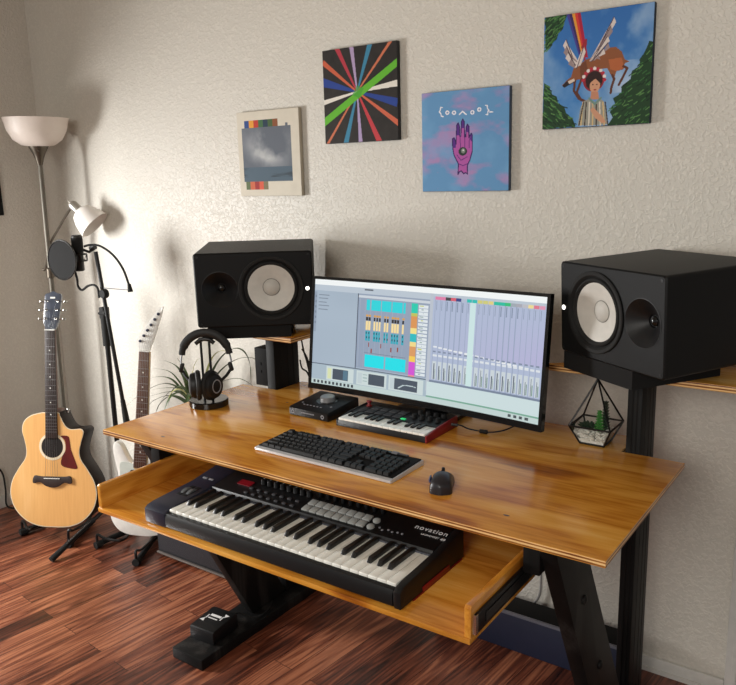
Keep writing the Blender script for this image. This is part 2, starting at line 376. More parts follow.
# ================================================================== ROOM
def struct(name, bm, m, label=None):
    o = link(name, bm, m); o['kind'] = 'structure'
    if label: o['label'] = label
    return o
b = BM(); box2(b, (-1.8, -3.6, -.08), (3.6, 1.1, 0)); struct('floor', b, 'floor')
b = BM(); box2(b, (-1.75, YW, 0), (3.6, YW+.12, 2.6)); struct('wall_back', b, 'wall')
b = BM(); WY0, WY1, WZ0, WZ1 = -1.35, .28, .5, 1.60
box2(b, (XL-.12, WY1, 0), (XL, YW, 2.6)); box2(b, (XL-.12, -3.6, 0), (XL, WY0, 2.6)); box2(b, (XL-.12, WY0, 0), (XL, WY1, WZ0)); box2(b, (XL-.12, WY0, WZ1), (XL, WY1, 2.6))
struct('wall_left', b, 'wall_l')
b = BM(); box2(b, (-1.8, -3.6, 2.6), (3.6, 1.1, 2.68)); struct('ceiling', b, 'ceil')
b = BM(); box2(b, (XL+.012, YW-.012, 0), (1.612, YW-.0005, .048), bev=.003); box2(b, (XL+.012, YW-.018, 0), (1.612, YW-.012, .014)); struct('baseboard_back', b, 'trim')
b = BM(); box2(b, (XL+.0005, -3.5, 0), (XL+.012, YW-.012, .06), bev=.003); struct('baseboard_left', b, 'trim')
b = BM(); box2(b, (1.613, YW-.02, 0), (1.70, YW-.0005, 2.1), bev=.004); box2(b, (1.632, YW-.026, 0), (1.646, YW-.02, 2.1), bev=.002); box2(b, (1.613, YW-.02, 2.1), (2.7, YW-.0005, 2.19), bev=.004)
struct('trim_1', b, 'trim')
b = BM()
for y in (WY0, (WY0+WY1)/2, WY1): box2(b, (XL-.09, y-.02, WZ0), (XL-.05, y+.02, WZ1))
for z in (WZ0, WZ1): box2(b, (XL-.09, WY0, z-.02), (XL-.05, WY1, z+.02))
struct('window_1', b, 'trim')

# ================================================================== DESK
desk = thing('desk', 'large orange plywood desk on black wooden trestle legs with pull-out tray', 'desk', (.765, .37, 0))
W = 1.5306; D1 = .6015; D2 = .7365; TH = .016
NL, NR = .165, 1.372
b = BM()
prism(b, [(0, 0), (W, 0), (W, D1), (NR, D1), (NR, D2), (NL, D2), (NL, D1), (0, D1)], H-TH, H, mi=0, mi_side=1, bev=.0015)
link('desktop', b, ['ply', 'ply_edge'], desk, True)
for x0 in (.119, 1.381):
    b = BM(); box2(b, (x0, .603, .038), (x0+.038, .735, 1.0), bev=.003)
    for q in (.036, .072, .1): box2(b, (x0+.0378, .603+q, .05), (x0+.0388, .603+q+.004, .99))
    if x0 > 1:
        for q in (.012, .024): box2(b, (x0+q, .6015, .05), (x0+q+.003, .603, .99))
    link('post', b, 'blackwood', desk, True)
    b = BM()
    box2(b, (x0-.051, .13, 0), (x0+.089, .75, .038), bev=.003)
    link('foot_bar', b, 'blackwood', desk, True)
    # sloping brace in the plane of the post: local polygon in (Y,Z)
    poly = [(.035, .787), (.182, .787), (.60, .048), (.45, .038), (.425, .038)]
    b = BM(); prism(b, poly, x0, x0+.038, Matrix(((0, 0, 1, 0), (1, 0, 0, 0), (0, 1, 0, 0), (0, 0, 0, 1))), bev=.002)
    for (yy, zz) in ((.16, .60), (.29, .36)):
        lathe(b, [(.011, 0), (.011, .004), (.006, .007), (0, .008)], 12, T(x0+.038, yy+.05, zz) @ RY(PI/2))
    link('brace', b, 'blackwood', desk, True)
    xi = x0-.0385 if x0 > 1 else x0+.0385
    b = BM(); box2(b, (xi, .045, .722), (xi+.038, .70, H-TH), bev=.002)
    link('support_arm', b, 'blackwood', desk, True)
# keyboard tray
TX0, TX1, TY0, TZ = .194, 1.334, -.175, .68
b = BM(); box2(b, (TX0, TY0, TZ-.012), (TX1, .42, TZ), bev=.001)
tray = link('keyboard_tray', b, 'ply', desk, True)
for x0, x1 in ((TX0, TX0+.014), (TX1-.014, TX1)):
    b = BM(); prism(b, [(TY0+.004, TZ), (.42, TZ), (.42, TZ+.066), (TY0+.009, TZ+.066), (TY0+.004, TZ+.061)], x0, x1, Matrix(((0, 0, 1, 0), (1, 0, 0, 0), (0, 1, 0, 0), (0, 0, 0, 1))), bev=.001)
    link('tray_side', b, 'ply_y', tray, True)
for x0, sx in ((TX0-.004, -1), (TX1+.004, 1)):
    b = BM(); box2(b, (x0-.0035, TY0+.012, TZ+.006), (x0+.0035, .40, TZ+.046), 0, .001); box2(b, (x0+sx*.0035, TY0+.05, TZ+.016), (x0+sx*.006, .40, TZ+.036), 0)
    box2(b, (x0-.0037, TY0+.0105, TZ+.006), (x0+.0037, TY0+.02, TZ+.046), 1)
    link('drawer_slide', b, ['darkmetal', 'chrome'], tray, True)
# shelves on the posts
ST = 1.02
b = BM(); prism(b, [(.085, .578), (.16, .575), (.262, .575), (.262, .895), (-.14, .895)], ST-.018, ST, mi=0, mi_side=1, bev=.001); link('speaker_shelf', b, ['ply', 'ply_edge'], desk, True)
b = BM(); prism(b, [(1.112, .645), (1.78, .645), (1.78, .90), (1.50, .90)], ST-.017, ST, mi=0, mi_side=1, bev=.001); link('speaker_shelf', b, ['ply', 'ply_edge'], desk, True)
# knots
KN = mat('dark_knot', (62, 30, 10), .4)
for (x, y, a) in ((.213, .05, .005), (1.285, .086, .005), (.30, .50, .004)):
    b = BM(); lathe(b, [(a, H+.0001), (0, H+.0003)], 10, T(x, y, 0)@Matrix.Diagonal((1.6, .7, 1, 1))); link('knot', b, KN, desk, True)

# ================================================================== SPEAKERS
SW, SD, SH = .39, .334, .25
FACE = Matrix(((1, 0, 0, 0), (0, 0, -1, 0), (0, 1, 0, 0), (0, 0, 0, 1)))   # lathe Z -> out of the front (-Y)
def make_speaker(loc, yw, pt, wx, tx, lx, label, scl=1.0):
    rot = RZ(yw) @ RX(pt) @ Matrix.Scale(scl, 4)
    t = thing('speaker', label, 'speaker', loc, rot, 'studio speakers on the shelves')
    out = rrect(-SW/2, 0, SW/2, SH, .010, 4)
    b = BM(); n = len(out)
    rings = [[b.verts.new((x, y, z)) for x, z in pl] for y, pl in ((SD, out), (.004, out), (0, rrect(-SW/2+.004, .004, SW/2-.004, SH-.004, .008, 4)))]
    for A, B in zip(rings, rings[1:]):
        for i in range(n): b.faces.new((A[i], A[(i+1) % n], B[(i+1) % n], B[i]))
    b.faces.new(rings[0])
    edges = [b.edges.get((rings[2][i], rings[2][(i+1) % n])) for i in range(n)]
    for cx, cz, rr in ((wx, .128, .099), (tx, .128, .060)):
        c = [b.verts.new((cx+rr*math.cos(2*PI*i/40), 0, cz+rr*math.sin(2*PI*i/40))) for i in range(40)]
        edges += [b.edges.new((c[i], c[(i+1) % 40])) for i in range(40)]
    bmesh.ops.triangle_fill(b, use_beauty=True, use_dissolve=False, edges=edges)
    link('cabinet', b, 'satin', t)
    P = T(wx, 0, .128) @ FACE
    b = BM(); lathe(b, [(.099, -.004), (.0995, .001), (.108, .001), (.1085, .004), (.106, .006), (.098, .005), (.093, -.002), (.0905, -.005), (.088, .001), (.084, .003), (.080, .000), (.0775, -.005)], 48, P)
    wf = link('woofer_surround', b, 'rubber', t)
    b = BM(); lathe(b, [(.0778, -.0045), (.075, -.005), (.05, -.015), (.028, -.024)], 48, P); link('woofer_cone', b, 'cone', wf)
    b = BM(); lathe(b, [(.0295, -.0225), (.0275, -.0215)], 32, P, 1); lathe(b, [(.0275, -.0222), (.022, -.018), (.012, -.0150), (0, -.0142)], 32, P, 0); link('dust_cap', b, ['cap', 'ring'], wf)
    P = T(tx, 0, .128) @ FACE
    b = BM(); lathe(b, [(.060, 0), (.0615, .001), (.060, .0012), (.056, -.002), (.044, -.010), (.03, -.024), (.0165, -.034), (.0145, -.040), (.0, -.040)], 40, P); hn = link('tweeter_horn', b, 'black', t)
    b = BM(); lathe(b, [(.0135, -.0395), (.0125, -.034), (.007, -.030), (0, -.0285)], 24, P); link('tweeter_dome', b, 'gloss', hn)
    b = BM(); lathe(b, [(.0062, 0), (.0062, .0012), (0, .0014)], 20, T(lx, 0, .124) @ FACE); link('power_light', b, 'led', t, label='small round white power light')
    for sx in (-1, 1):
        for sz in (.012, SH-.012):
            b = BM(); lathe(b, [(.0035, 0), (.0035, .001), (0, .001)], 8, T(sx*(SW/2-.013), 0, sz) @ FACE); link('screw', b, 'darkmetal', t)
    # foam wedge it rests on
    pb = BM(); front, rear = .012, .30
    xa, xb = (-.165, .115) if wx > 0 else (-.186, .085)
    if wx < 0: front = .004
    bot = ST+.0005
    rt_ = ROOT[t.name]; pts = []
    for (x, y) in ((xa, front), (xb, front), (xb, rear), (xa, rear)):
        topw = rt_ @ Vector((x, y, -.0008)); pts.append((topw, Vector((topw.x, topw.y, bot))))
    A = [pb.verts.new(q[1]) for q in pts]; B = [pb.verts.new(q[0]) for q in pts]
    pb.faces.new(A[::-1]); pb.faces.new(B)
    for i in range(4): pb.faces.new((A[i], A[(i+1) % 4], B[(i+1) % 4], B[i]))
    fp = link('foam_pad', pb, 'foam')
    tag(fp, 'dark foam wedge under the '+('left speaker, left of the monitor' if wx > 0 else 'right speaker, above the terrarium'), 'speaker pad', 'foam pads under the speakers')
    return t
make_speaker((.163, .518, 1.062), .664, .039, .056, -.113, .177, 'black studio speaker with white woofer left of the monitor, behind headphones')
make_speaker((1.3495, .5317, 1.0682), -.551, .041, -.052, .122, -.181, 'black studio speaker with white woofer right of the monitor, above the terrarium', .975)

# small box fixed beside the left post
b = BM(); box2(b, (.060, .606, .824), (.1185, .70, .962), bev=.004)
sb = link("small_black_box", b, "mattblack"); tag(sb, 'small upright black box fixed to the side of the left black post', 'audio box')
b = BM()
for zz in (.872, .90): box2(b, (.086, .604, zz), (.091, .6062, zz+.010))
link('port', b, 'mattblack', sb)

# ================================================================== MONITOR
MW, MH, SAG = .83, .367, .028
mon = thing('computer_monitor', 'curved ultrawide monitor with thin black frame showing music software', 'monitor', (.775, .517, .871), RZ(-.050) @ RX(-.12))
cy = lambda x: SAG*(1-(x/(MW/2))**2)
NX = 40
b = BM()
def strip(b, x0, x1, z0, z1, y0, y1, mi=0):
    A = []
    for i in range(NX+1):
        x = x0+(x1-x0)*i/NX; c = cy(x); A.append([b.verts.new((x, c+y, z)) for y, z in ((y0, z0), (y0, z1), (y1, z1), (y1, z0))])
    for P, Q in zip(A, A[1:]):
        for j in range(4):
            f = b.faces.new((P[j], P[(j+1) % 4], Q[(j+1) % 4], Q[j])); f.material_index = mi
    b.faces.new(A[0]).material_index = mi; b.faces.new(A[-1][::-1]).material_index = mi
strip(b, -MW/2, MW/2, 0, .018, 0, .022); strip(b, -MW/2, MW/2, MH-.009, MH, 0, .022)
for s in (-1, 1):
    x0, x1 = sorted((s*MW/2, s*(MW/2-.010)))
    A = [[b.verts.new((x, cy(x)+y, z)) for x, y in ((x0, 0), (x1, 0), (x1, .022), (x0, .022))] for z in (0, MH)]
    for j in range(4): b.faces.new((A[0][j], A[0][(j+1) % 4], A[1][(j+1) % 4], A[1][j]))
    b.faces.new(A[0]); b.faces.new(A[1])
link('bezel', b, 'gloss', mon)
b = BM(); strip(b, -MW/2+.004, MW/2-.004, .004, MH-.004, .006, .03); strip(b, -.22, .22, .06, MH-.05, .03, .06); link('back_shell', b, 'black', mon)
# software on the screen
sc = Art(500, 220, (168, 184, 200))
Q = [(40, 25), (710, 78), (690, 452), (30, 318)]
def homog(q):
    A = []; B = []
    for (x, y), (u, v) in zip(q, ((0, 0), (1, 0), (1, 1), (0, 1))):
        A += [[x, y, 1, 0, 0, 0, -u*x, -u*y], [0, 0, 0, x, y, 1, -v*x, -v*y]]; B += [u, v]
    h = np.append(np.linalg.solve(np.array(A, float), np.array(B, float)), 1).reshape(3, 3)
    def f(x, y):
        p = h @ np.array([x, y, 1.]); return (p[0]/p[2], p[1]/p[2])
    return f
su = homog(Q)
g = sc.noise(3, 3, 2); sc.a += (g[..., None]-.5)*16
sc.rect(0, 0, 1, .052, (246, 250, 250)); sc.rect(0, .052, 1, .105, (188, 200, 212)); sc.rect(.235, .06, .275, .075, (90, 98, 110))
for i in range(5): sc.rect(.02, .14+i*.034, .07-.006*(i % 3), .15+i*.034, (128, 140, 156))
sc.rect(0, .12, .012, .5, (150, 164, 182))
for i in range(6): sc.rect(.004, .15+i*.05, .01, .175+i*.05, (120, 134, 152))
# arrangement
sc.rect(.205, .105, .53, .79, (148, 162, 184)); sc.rect(.205, .105, .209, .80, (74, 84, 100)); sc.rect(.209, .12, .53, .14, (206, 214, 222))
CY = (30, 214, 222)
for i in range(9): sc.rect(.215+i*.025, .15, .2176+i*.025, .78, (158, 171, 190))
for (a, c) in ((.246, .262), (.268, .312), (.316, .36), (.364, .41), (.414, .424)): sc.rect(a, .155, c, .25, CY)
for i in range(15):
    x = .247+i*.0118
    if i in (2, 6, 9, 13): continue
    sc.rect(x, .29, x+.009, .31, (220, 160, 70)); sc.rect(x, .315, x+.0085, .345, (40, 34, 34)); sc.rect(x, .35, x+.0085, .43, (250, 224, 160))
    sc.rect(x, .44, x+.009, .53, (40, 170, 190)); sc.rect(x+.002, .45, x+.005, .47, (26, 52, 70)); sc.rect(x+.004, .49, x+.008, .51, (26, 52, 70))
for x, y in ((.262, .545), (.318, .545), (.365, .57), (.395, .56), (.372, .64), (.275, .60)): sc.rect(x, y, x+.005, y+.04, (150, 70, 60))
sc.rect(.245, .64, .435, .644, (110, 122, 140))
sc.rect(.248, .66, .338, .775, (0, 226, 236)); sc.rect(.344, .66, .436, .775, (0, 226, 236))
for y0, y1, c in ((.15, .235, (20, 206, 178)), (.235, .265, (196, 196, 90)), (.265, .37, (222, 150, 84)), (.37, .42, (246, 226, 140)), (.42, .49, (30, 190, 196)), (.49, .53, (244, 220, 140)), (.53, .62, (222, 156, 96)), (.62, .67, (248, 206, 84)), (.67, .785, (214, 82, 214)), (.785, .80, (240, 140, 150))): sc.rect(.45, y0, .478, y1, c)
for i in range(20):
    sc.rect(.482, .16+i*.0315, .524, .185+i*.0315, (226, 234, 238)); sc.rect(.486+.008*(i % 3), .165+i*.0315, .505, .175+i*.0315, (150, 172, 170) if i % 4 else (200, 206, 120))
# mixer
sc.rect(.53, .052, .545, .9, (188, 196, 208)); sc.rect(.545, .075, 1, .8, (176, 188, 214))
gr = np.clip((sc.u-.55)/.45, 0, 1)*np.clip((sc.v-.1)/.4, 0, 1); sc.put(((sc.u > .545) & (sc.v > .1) & (sc.v < .55)).astype(float)*gr, (186, 176, 218), .6)
hc = [(226, 128, 170), (226, 128, 170), (60, 60, 66), (220, 90, 110), (50, 60, 130), (180, 190, 210), (24, 190, 180), (24, 190, 180), (210, 206, 120), (210, 206, 120), (226, 210, 130), (24, 190, 160), (24, 190, 160), (40, 190, 120), (160, 170, 180), (170, 170, 180), (190, 190, 196), (240, 220, 150), (226, 120, 140), (226, 150, 180), (200, 200, 206)]
for i in range(20):
    x = .552+i*.0222
    sc.rect(x, .075, x+.021, .10, hc[i]); sc.rect(x, .10, x+.0026, .80, (150, 164, 190)); sc.rect(x+.006, .11, x+.0086, .19, (128, 142, 166))
    sc.rect(x+.002, .50+.004*i, x+.018, .515+.004*i, (232, 236, 240)); sc.rect(x+.002, .54, x+.014, .555, (130, 142, 166)); sc.rect(x+.003, .575, x+.019, .59, (222, 228, 234))
    sc.rect(x+.003, .63, x+.019, .79, (204, 214, 220)); sc.rect(x+.008, .65+.05*((i*7) % 3)/3, x+.011, .79, (70, 80, 98)); sc.rect(x+.013, .70, x+.016, .785, (120, 150, 140))
sc.rect(.70, .10, .724, .80, (206, 232, 232)); 
sc.rect(.545, .80, 1, .82, (120, 134, 156)); sc.rect(.535, .82, 1, .94, (206, 224, 226)); sc.rect(.535, .94, 1, .955, (120, 170, 150)); 
# device row
sc.rect(0, .80, .53, .955, (170, 188, 200)); sc.rect(0, .80, .53, .81, (96, 108, 124))
for x0, x1, d0, d1 in ((.07, .20, .10, .175), (.215, .355, .27, .345), (.365, .52, .385, .495)):
    sc.rect(x0, .82, x1, .95, (206, 220, 220)); sc.rect(d0, .835, d1, .935, (70, 82, 96)); sc.rect(x0+.005, .835, x0+.025, .935, (220, 228, 180) if x0 < .1 else (196, 210, 214))
    for k in range(3): sc.rect(x0+.03, .845+k*.03, d0-.006, .855+k*.03, (168, 190, 190))
sc.line([(.41, .92), (.43, .89), (.46, .885), (.485, .89)], .008, (190, 206, 210)); sc.rect(.15, .84, .172, .93, (86, 120, 140))
sc.rect(0, .955, 1, 1, (196, 214, 212))
for i in range(11): sc.rect(.01+i*.018, .965, .02+i*.018, .99, (60, 66, 74))
for i in range(4): sc.rect(.88+i*.022, .965, .893+i*.022, .985, (70, 80, 84))
SX0, SX1, SZ0, SZ1 = -MW/2+.0102, MW/2-.0102, .0182, MH-.0092
b = BM(); art_faces(b, sc, lambda u, v: (SX0+(SX1-SX0)*u, cy(SX0+(SX1-SX0)*u)+.003, SZ1+(SZ0-SZ1)*v))
so = link('screen', b, 'screen', mon); set_art(so, sc)
# stand, on the desk
b = BM(); Mi = ROOT[mon.name].inverted()
prism(b, rrect(.66, .585, .88, .72, .02), H+.0005, H+.014, bev=.002); mb = b
link('stand_base', b, 'gloss', mon, True)
b = BM(); box(b, (.775, .66, .985), (.07, .028, .30), 0, None, .004); box(b, (.778, .640, 1.05), (.09, .05, .09), 0, None, .004); link('stand_neck', b, 'black', mon, True)

# ================================================================== COMPUTER KEYBOARD
kb = thing('computer_keyboard', 'full size black computer keyboard with silver edge, on the desktop', 'keyboard', (.752, .176, H), RZ(-.018))
KW, KD = .452, .150
b = BM(); P2 = Matrix.Identity(4)
prof = [(-KD/2, .003), (-KD/2+.003, .0005), (KD/2, .0005), (KD/2, .013), (KD/2-.004, .015), (-KD/2+.008, .010), (-KD/2, .009)]
PX = Matrix(((0, 0, 1, 0), (1, 0, 0, 0), (0, 1, 0, 0), (0, 0, 0, 1)))
prism(b, prof, -KW/2, KW/2, PX, 0, .001)
link('case', b, 'silver', kb)
b = BM(); slope = math.atan2(.006, KD-.018)
top = lambda y: .0095+(y+KD/2-.012)*math.tan(slope)
box(b, (0, .0035, top(.0035)+.0012), (KW-.006, KD-.019, .004), 0, Matrix.Rotation(slope, 3, 'X'), .001); link('top_plate', b, 'mattblack', kb)
b = BM(); box(b, (.125, KD/2-.010, top(KD/2-.01)+.004), (.12, .012, .003), 0, Matrix.Rotation(slope, 3, 'X'), .001); box(b, (.145, KD/2-.010, top(KD/2-.01)+.006), (.018, .013, .002), 1, Matrix.Rotation(slope, 3, 'X')); link('media_strip', b, ['gloss', 'dim'], kb)
pit = .0186; keyw = {}
def keymesh(w):
    b = BM(); hw, hd = w/2, .0078
    A = [b.verts.new((x, y, .0)) for x, y in ((-hw, -hd), (hw, -hd), (hw, hd), (-hw, hd))]
    B = [b.verts.new((x*.86 if w < .03 else x-math.copysign(.0018, x), y*.78+.0006, .0075)) for x, y in ((-hw, -hd), (hw, -hd), (hw, hd), (-hw, hd))]
    b.faces.new(B)
    for i in range(4): b.faces.new((A[i], A[(i+1) % 4], B[(i+1) % 4], B[i]))
    bmesh.ops.transform(b, matrix=RX(slope), verts=b.verts); return b
rows = []  # (x units, row, width units)
mainx = 0
def row(r, ws, x=0):
    for w in ws:
        if w > 0: rows.append((x+w/2, r, w))
        x += abs(w)
row(0, [1, -1, 1, 1, 1, 1, -.5, 1, 1, 1, 1, -.5, 1, 1, 1, 1]); row(1, [1]*13+[2]); row(2, [1.5]+[1]*12+[1.5]); row(3, [1.75]+[1]*11+[2.25]); row(4, [2.25]+[1]*10+[2.75]); row(5, [1.25]*3+[6.25]+[1.25]*4)
for r in (0, 1, 2): row(r, [1, 1, 1], 15.35)
row(4, [1], 16.35); row(5, [1]*3, 15.35)
for r in (1, 2, 3, 4): row(r, [1]*4, 18.7)
row(5, [2, 1, 1], 18.7)
x_off = -22.7*pit/2; first = {}; n = 0; extra = []
for (ux, r, w) in rows:
    y = KD/2-.026-r*.0205+(.003 if r == 0 else 0); loc = (x_off+ux*pit, y, top(y)+.0035); n += 1
    if n > 100 - 0 and n > 100:
        extra.append((loc, w)); continue
    if w not in first: first[w] = link('key', keymesh(w*pit-.002), 'keycap', kb); first[w].location = loc
    else: copyof(first[w], kb, loc)
if extra:
    b = BM()
    for loc, w in extra:
        k = keymesh(w*pit-.002); bmesh.ops.transform(k, matrix=T(*loc), verts=k.verts); merge(b, k)
    o = link('key', b, 'keycap', kb); o['kind'] = 'stuff'

# ================================================================== MOUSE
ms = thing('computer_mouse', 'black wireless computer mouse right of the computer keyboard', 'mouse', (1.090, .148, H), RZ(R(24)) @ Matrix.Scale(.99, 4))
b = BM(); ny, nx = 14, 14; grid = []
for j in range(ny+1):
    v = j/ny; y = -.052+.104*v; wv = .031*(1-.18*math.sin(PI*v))*math.sqrt(max(0.02, 1-(2*v-1)**6)); h = .036*math.sin(PI*(.1+.86*v)**.85)**.75+.004
    grid.append([])
    for i in range(nx+1):
        a = -PI/2+PI*i/nx; grid[-1].append(b.verts.new((wv*math.sin(a), y, .0008+h*max(0, math.cos(a))**.55)))
for j in range(ny):
    for i in range(nx): b.faces.new((grid[j][i], grid[j][i+1], grid[j+1][i+1], grid[j+1][i]))
b.faces.new(grid[0]); b.faces.new(grid[-1][::-1]); b.faces.new([g_[0] for g_ in grid]+[g_[-1] for g_ in grid[::-1]])
link('mouse_body', b, mat('mouse_shell', (32, 29, 34), .38), ms, smooth=50)
b = BM(); lathe(b, [(.009, -.0035), (.0105, -.002), (.0105, .002), (.009, .0035)], 20, T(0, .028, .029) @ RY(PI/2), cap=True); link('scroll_wheel', b, 'rubber', ms)
b = BM(); tube(b, [(-.002, .045, .022), (-.0018, .02, .0385), (-.0018, .0, .0415)], .0006, 4); link('button_seam', b, 'gloss', ms)
b = BM(); box(b, (-.0285, .0, .020), (.004, .03, .008), 0, Matrix.Rotation(R(-12), 3, 'Y'), .001); link('side_button', b, mat('blue_light_on_button', (70, 76, 110), .4), ms)  # bluish streak of light on the side button, put into its colour

# ================================================================== AUDIO INTERFACE
ai = thing('audio_interface', 'black wedge shaped audio interface with big silver knob, under monitor corner', 'audio interface', (.474, .478, H), RZ(-.03))
b = BM(); prism(b, [(-.078, .004), (-.074, .001), (.078, .001), (.078, .040), (.074, .042), (-.072, .029), (-.078, .025)], -.078, .078, PX, bev=.002)
link('case', b, 'black', ai)
sl = math.atan2(.013, .146); tz = lambda y: .029+(y+.072)*math.tan(sl); MR = lambda x, y, dz=0: T(x, y, tz(y)+dz) @ RX(sl)
b = BM(); lathe(b, [(.036, 0), (.036, .0012), (.026, .0016)], 40, MR(.006, .012)); link('knob_ring', b, 'gloss', ai)
b = BM(); lathe(b, [(.025, .001), (.0235, .013), (.021, .0152), (0, .0158)], 36, MR(.006, .012)); link('knob', b, mat('silver_knob', (150, 150, 152), .35, .6), ai, label='large silver volume knob')
b = BM()
for k in range(6): box(b, MR(-.042+k*.0135, -.046, .0005).translation, (.006, .0035, .0012), 0, Matrix.Rotation(sl, 3, 'X'))
for q in ((-.058, -.034), (.054, -.03)): box(b, MR(q[0], q[1], .0005).translation, (.006, .006, .0012), 0, Matrix.Rotation(sl, 3, 'X'))
link('button_row', b, 'dim', ai)
b = BM()
for q in (-.062, .058): lathe(b, [(.0065, 0), (.0065, .001), (.0035, .0012), (.0035, -.001)], 16, T(q, -.078, .014) @ FACE)
for q in range(9): box(b, (-.024+q*.0058, -.0783, .0155), (.0042, .0006, .0034))
link('front_jacks', b, 'dim', ai)

# ================================================================== MINI KEYBOARD CONTROLLER
mk = thing('midi_controller', 'small keyboard controller with black pads and red sides, under monitor', 'midi controller', (.746, .478, H), RZ(-.004) @ Matrix.Diagonal((.975, .94, .80, 1)))
b = BM(); prism(b, [(-.094, .002), (.092, .002), (.092, .040), (-.02, .034), (-.028, .026), (-.092, .024), (-.094, .020)], -.156, .156, PX, bev=.001); link('case', b, 'black', mk)
for s in (-1, 1):
    b = BM(); prism(b, [(-.094, .001), (.094, .001), (.094, .042), (-.02, .037), (-.094, .026)], s*.156, s*.161, PX, bev=.001); link('side_panel', b, 'red' if s > 0 else 'black', mk)
ww = .308/15; wf = None; bf = None
for i in range(15):
    loc = (-.154+ww*(i+.5), -.060, .024)
    if wf is None:
        b = BM(); box2(b, (-ww/2+.0006, -.032, 0), (ww/2-.0006, .036, .008), bev=.001); wf = link('white_key', b, 'key_w', mk); wf.location = loc
    else: copyof(wf, mk, loc)
for i in range(15):
    if i % 7 in (0, 1, 3, 4, 5) and i < 14:
        loc = (-.154+ww*(i+1), -.045, .032)
        if bf is None:
            b = BM(); prism(b, [(-.018, 0), (.022, 0), (.022, .006), (-.014, .006)], -.0055, .0055, PX, bev=.0008); bf = link('black_key', b, 'key_b', mk); bf.location = loc
        else: copyof(bf, mk, loc)
pf = kf = None; s2 = math.atan2(.006, .112)
for r in range(2):
    for c in range(4):
        loc = (-.095+c*.033, .004+r*.033, .0362+r*.0017)
        if pf is None:
            b = BM(); box(b, (0, 0, .0015), (.028, .028, .004), 0, None, .001); pf = link('drum_pad', b, 'pad', mk); pf.location = loc; q = pf
        else: q = copyof(pf, mk, loc)
b = BM(); box(b, (.030, -.008, .0365), (.016, .010, .004), 0, None, .001); link('drum_pad', b, 'green', mk, label='drum pad lit green')
for r in range(2):
    for c in range(4):
        loc = (.055+c*.027, .018+r*.036, .0366+r*.0019)
        if kf is None:
            b = BM(); lathe(b, [(.0085, 0), (.0075, .014), (.006, .016), (0, .016)], 16); box(b, (0, .004, .0165), (.0012, .006, .0008)); kf = link('knob', b, 'mattblack', mk); kf.location = loc
        else: copyof(kf, mk, loc)
b = BM(); lathe(b, [(.010, 0), (.010, .002), (.0055, .003), (.004, .012), (.0085, .016), (.008, .021), (0, .023)], 18, T(-.136, .052, .037)); link('joystick', b, 'red', mk, label='red thumb stick')
for k in range(4):
    b = BM(); box(b, (-.13, -.004+k*.011, .0362), (.022, .006, .003), 0, None, .0006); link('button', b, 'pad', mk)
for k in range(2):
    b = BM(); box(b, (.040, .026+k*.02, .0372), (.012, .008, .003), 0, None, .0006); link('button', b, 'pad', mk)
# its cable
cp = [(.912, .515, .842), (.935, .522, .842), (.955, .532, .832), (.985, .545, .826), (1.01, .548, .826), (1.03, .57, .825), (1.045, .60, .826), (1.05, .66, .826), (1.04, .72, .826)]
b = BM(); tube(b, spline(cp, 6, False), .0022, 8)
cb = link('usb_cable', b, 'rubber'); tag(cb, 'thin black cable running right from the red sided controller', 'cable')
b = BM(); tube(b, [(.986, .5455, .8262), (1.008, .5475, .8262)], .006, 12); link('ferrite_bead', b, 'black', cb)
b = BM(); tube(b, [(.911, .5145, .842), (.928, .5195, .842)], .0045, 8); link('plug', b, 'black', cb)

# ================================================================== BIG KEYBOARD (49 keys)
SX, SY, SZ = .785, -.166, TZ
syn = thing('synth_keyboard', 'black 49-key keyboard controller lying in the pull-out wooden tray', 'keyboard', (SX, SY, SZ), None)
HB = .403; HR = .387
b = BM(); prism(b, [(.004, .004), (.27, .004), (.27, .07), (.262, .074), (.165, .058), (.160, .050), (.156, .036), (.015, .036), (.0142, .0435), (.004, .0415), (0, .03), (0, .008)], -HB+.079, HR-.02, PX, bev=.001); link('case', b, 'black', syn)
b = BM()
prism(b, [(.002, .003), (.27, .003), (.27, .07), (.262, .0745), (.165, .0585), (.03, .051), (.01, .047), (0, .04), (0, .012)], -HB, -HB+.0785, PX, mi=0, bev=.003); link('left_cheek', b, 'navy', syn, label='blue-black end block with two wheels')
b = BM(); prism(b, [(.002, .003), (.27, .003), (.27, .07), (.262, .0745), (.165, .0585), (.03, .051), (.01, .047), (0, .04), (0, .012)], HR-.0185, HR, PX, bev=.003); link('right_cheek', b, 'black', syn)
b = BM(); box2(b, (-HB+.01, .05, .0005), (HR+.001, .26, .0035)); box2(b, (HR+.0002, .085, .004), (HR+.002, .20, .016), bev=.001); link('underside', b, 'red', syn, label='red underside showing along the right edge')
kw = .6895/29; kx0 = -.3225; wf = bf = None
for i in range(29):
    loc = (kx0+kw*(i+.5), .0152, .036)
    if wf is None:
        b = BM(); prism(b, [(0, 0), (.139, 0), (.139, .0135), (.002, .0135), (0, .0115)], -kw/2+.0006, kw/2-.0006, PX, bev=.0007); wf = link('white_key', b, 'key_w', syn); wf.location = loc
    else: copyof(wf, syn, loc)
for i in range(28):
    if i % 7 in (0, 1, 3, 4, 5):
        off = {0: -.002, 1: .002, 3: -.003, 4: 0, 5: .003}[i % 7]; loc = (kx0+kw*(i+1)+off, .057, .049)
        if bf is None:
            b = BM(); prism(b, [(0, 0), (.096, 0), (.096, .011), (.010, .011), (.002, .004)], -.0058, .0058, PX, bev=.0009); bf = link('black_key', b, 'key_b', syn); bf.location = loc
        else: copyof(bf, syn, loc)
b = BM(); box2(b, (kx0-.002, .153, .046), (kx0+.696, .1585, .0535), bev=.001); link('key_rail', b, mat('grey_rail', (84, 88, 98), .35, .3), syn)
pz = lambda y: .0582+(y-.165)*(.016/.097); ps = math.atan2(.016, .097); PR = Matrix.Rotation(ps, 3, 'X')
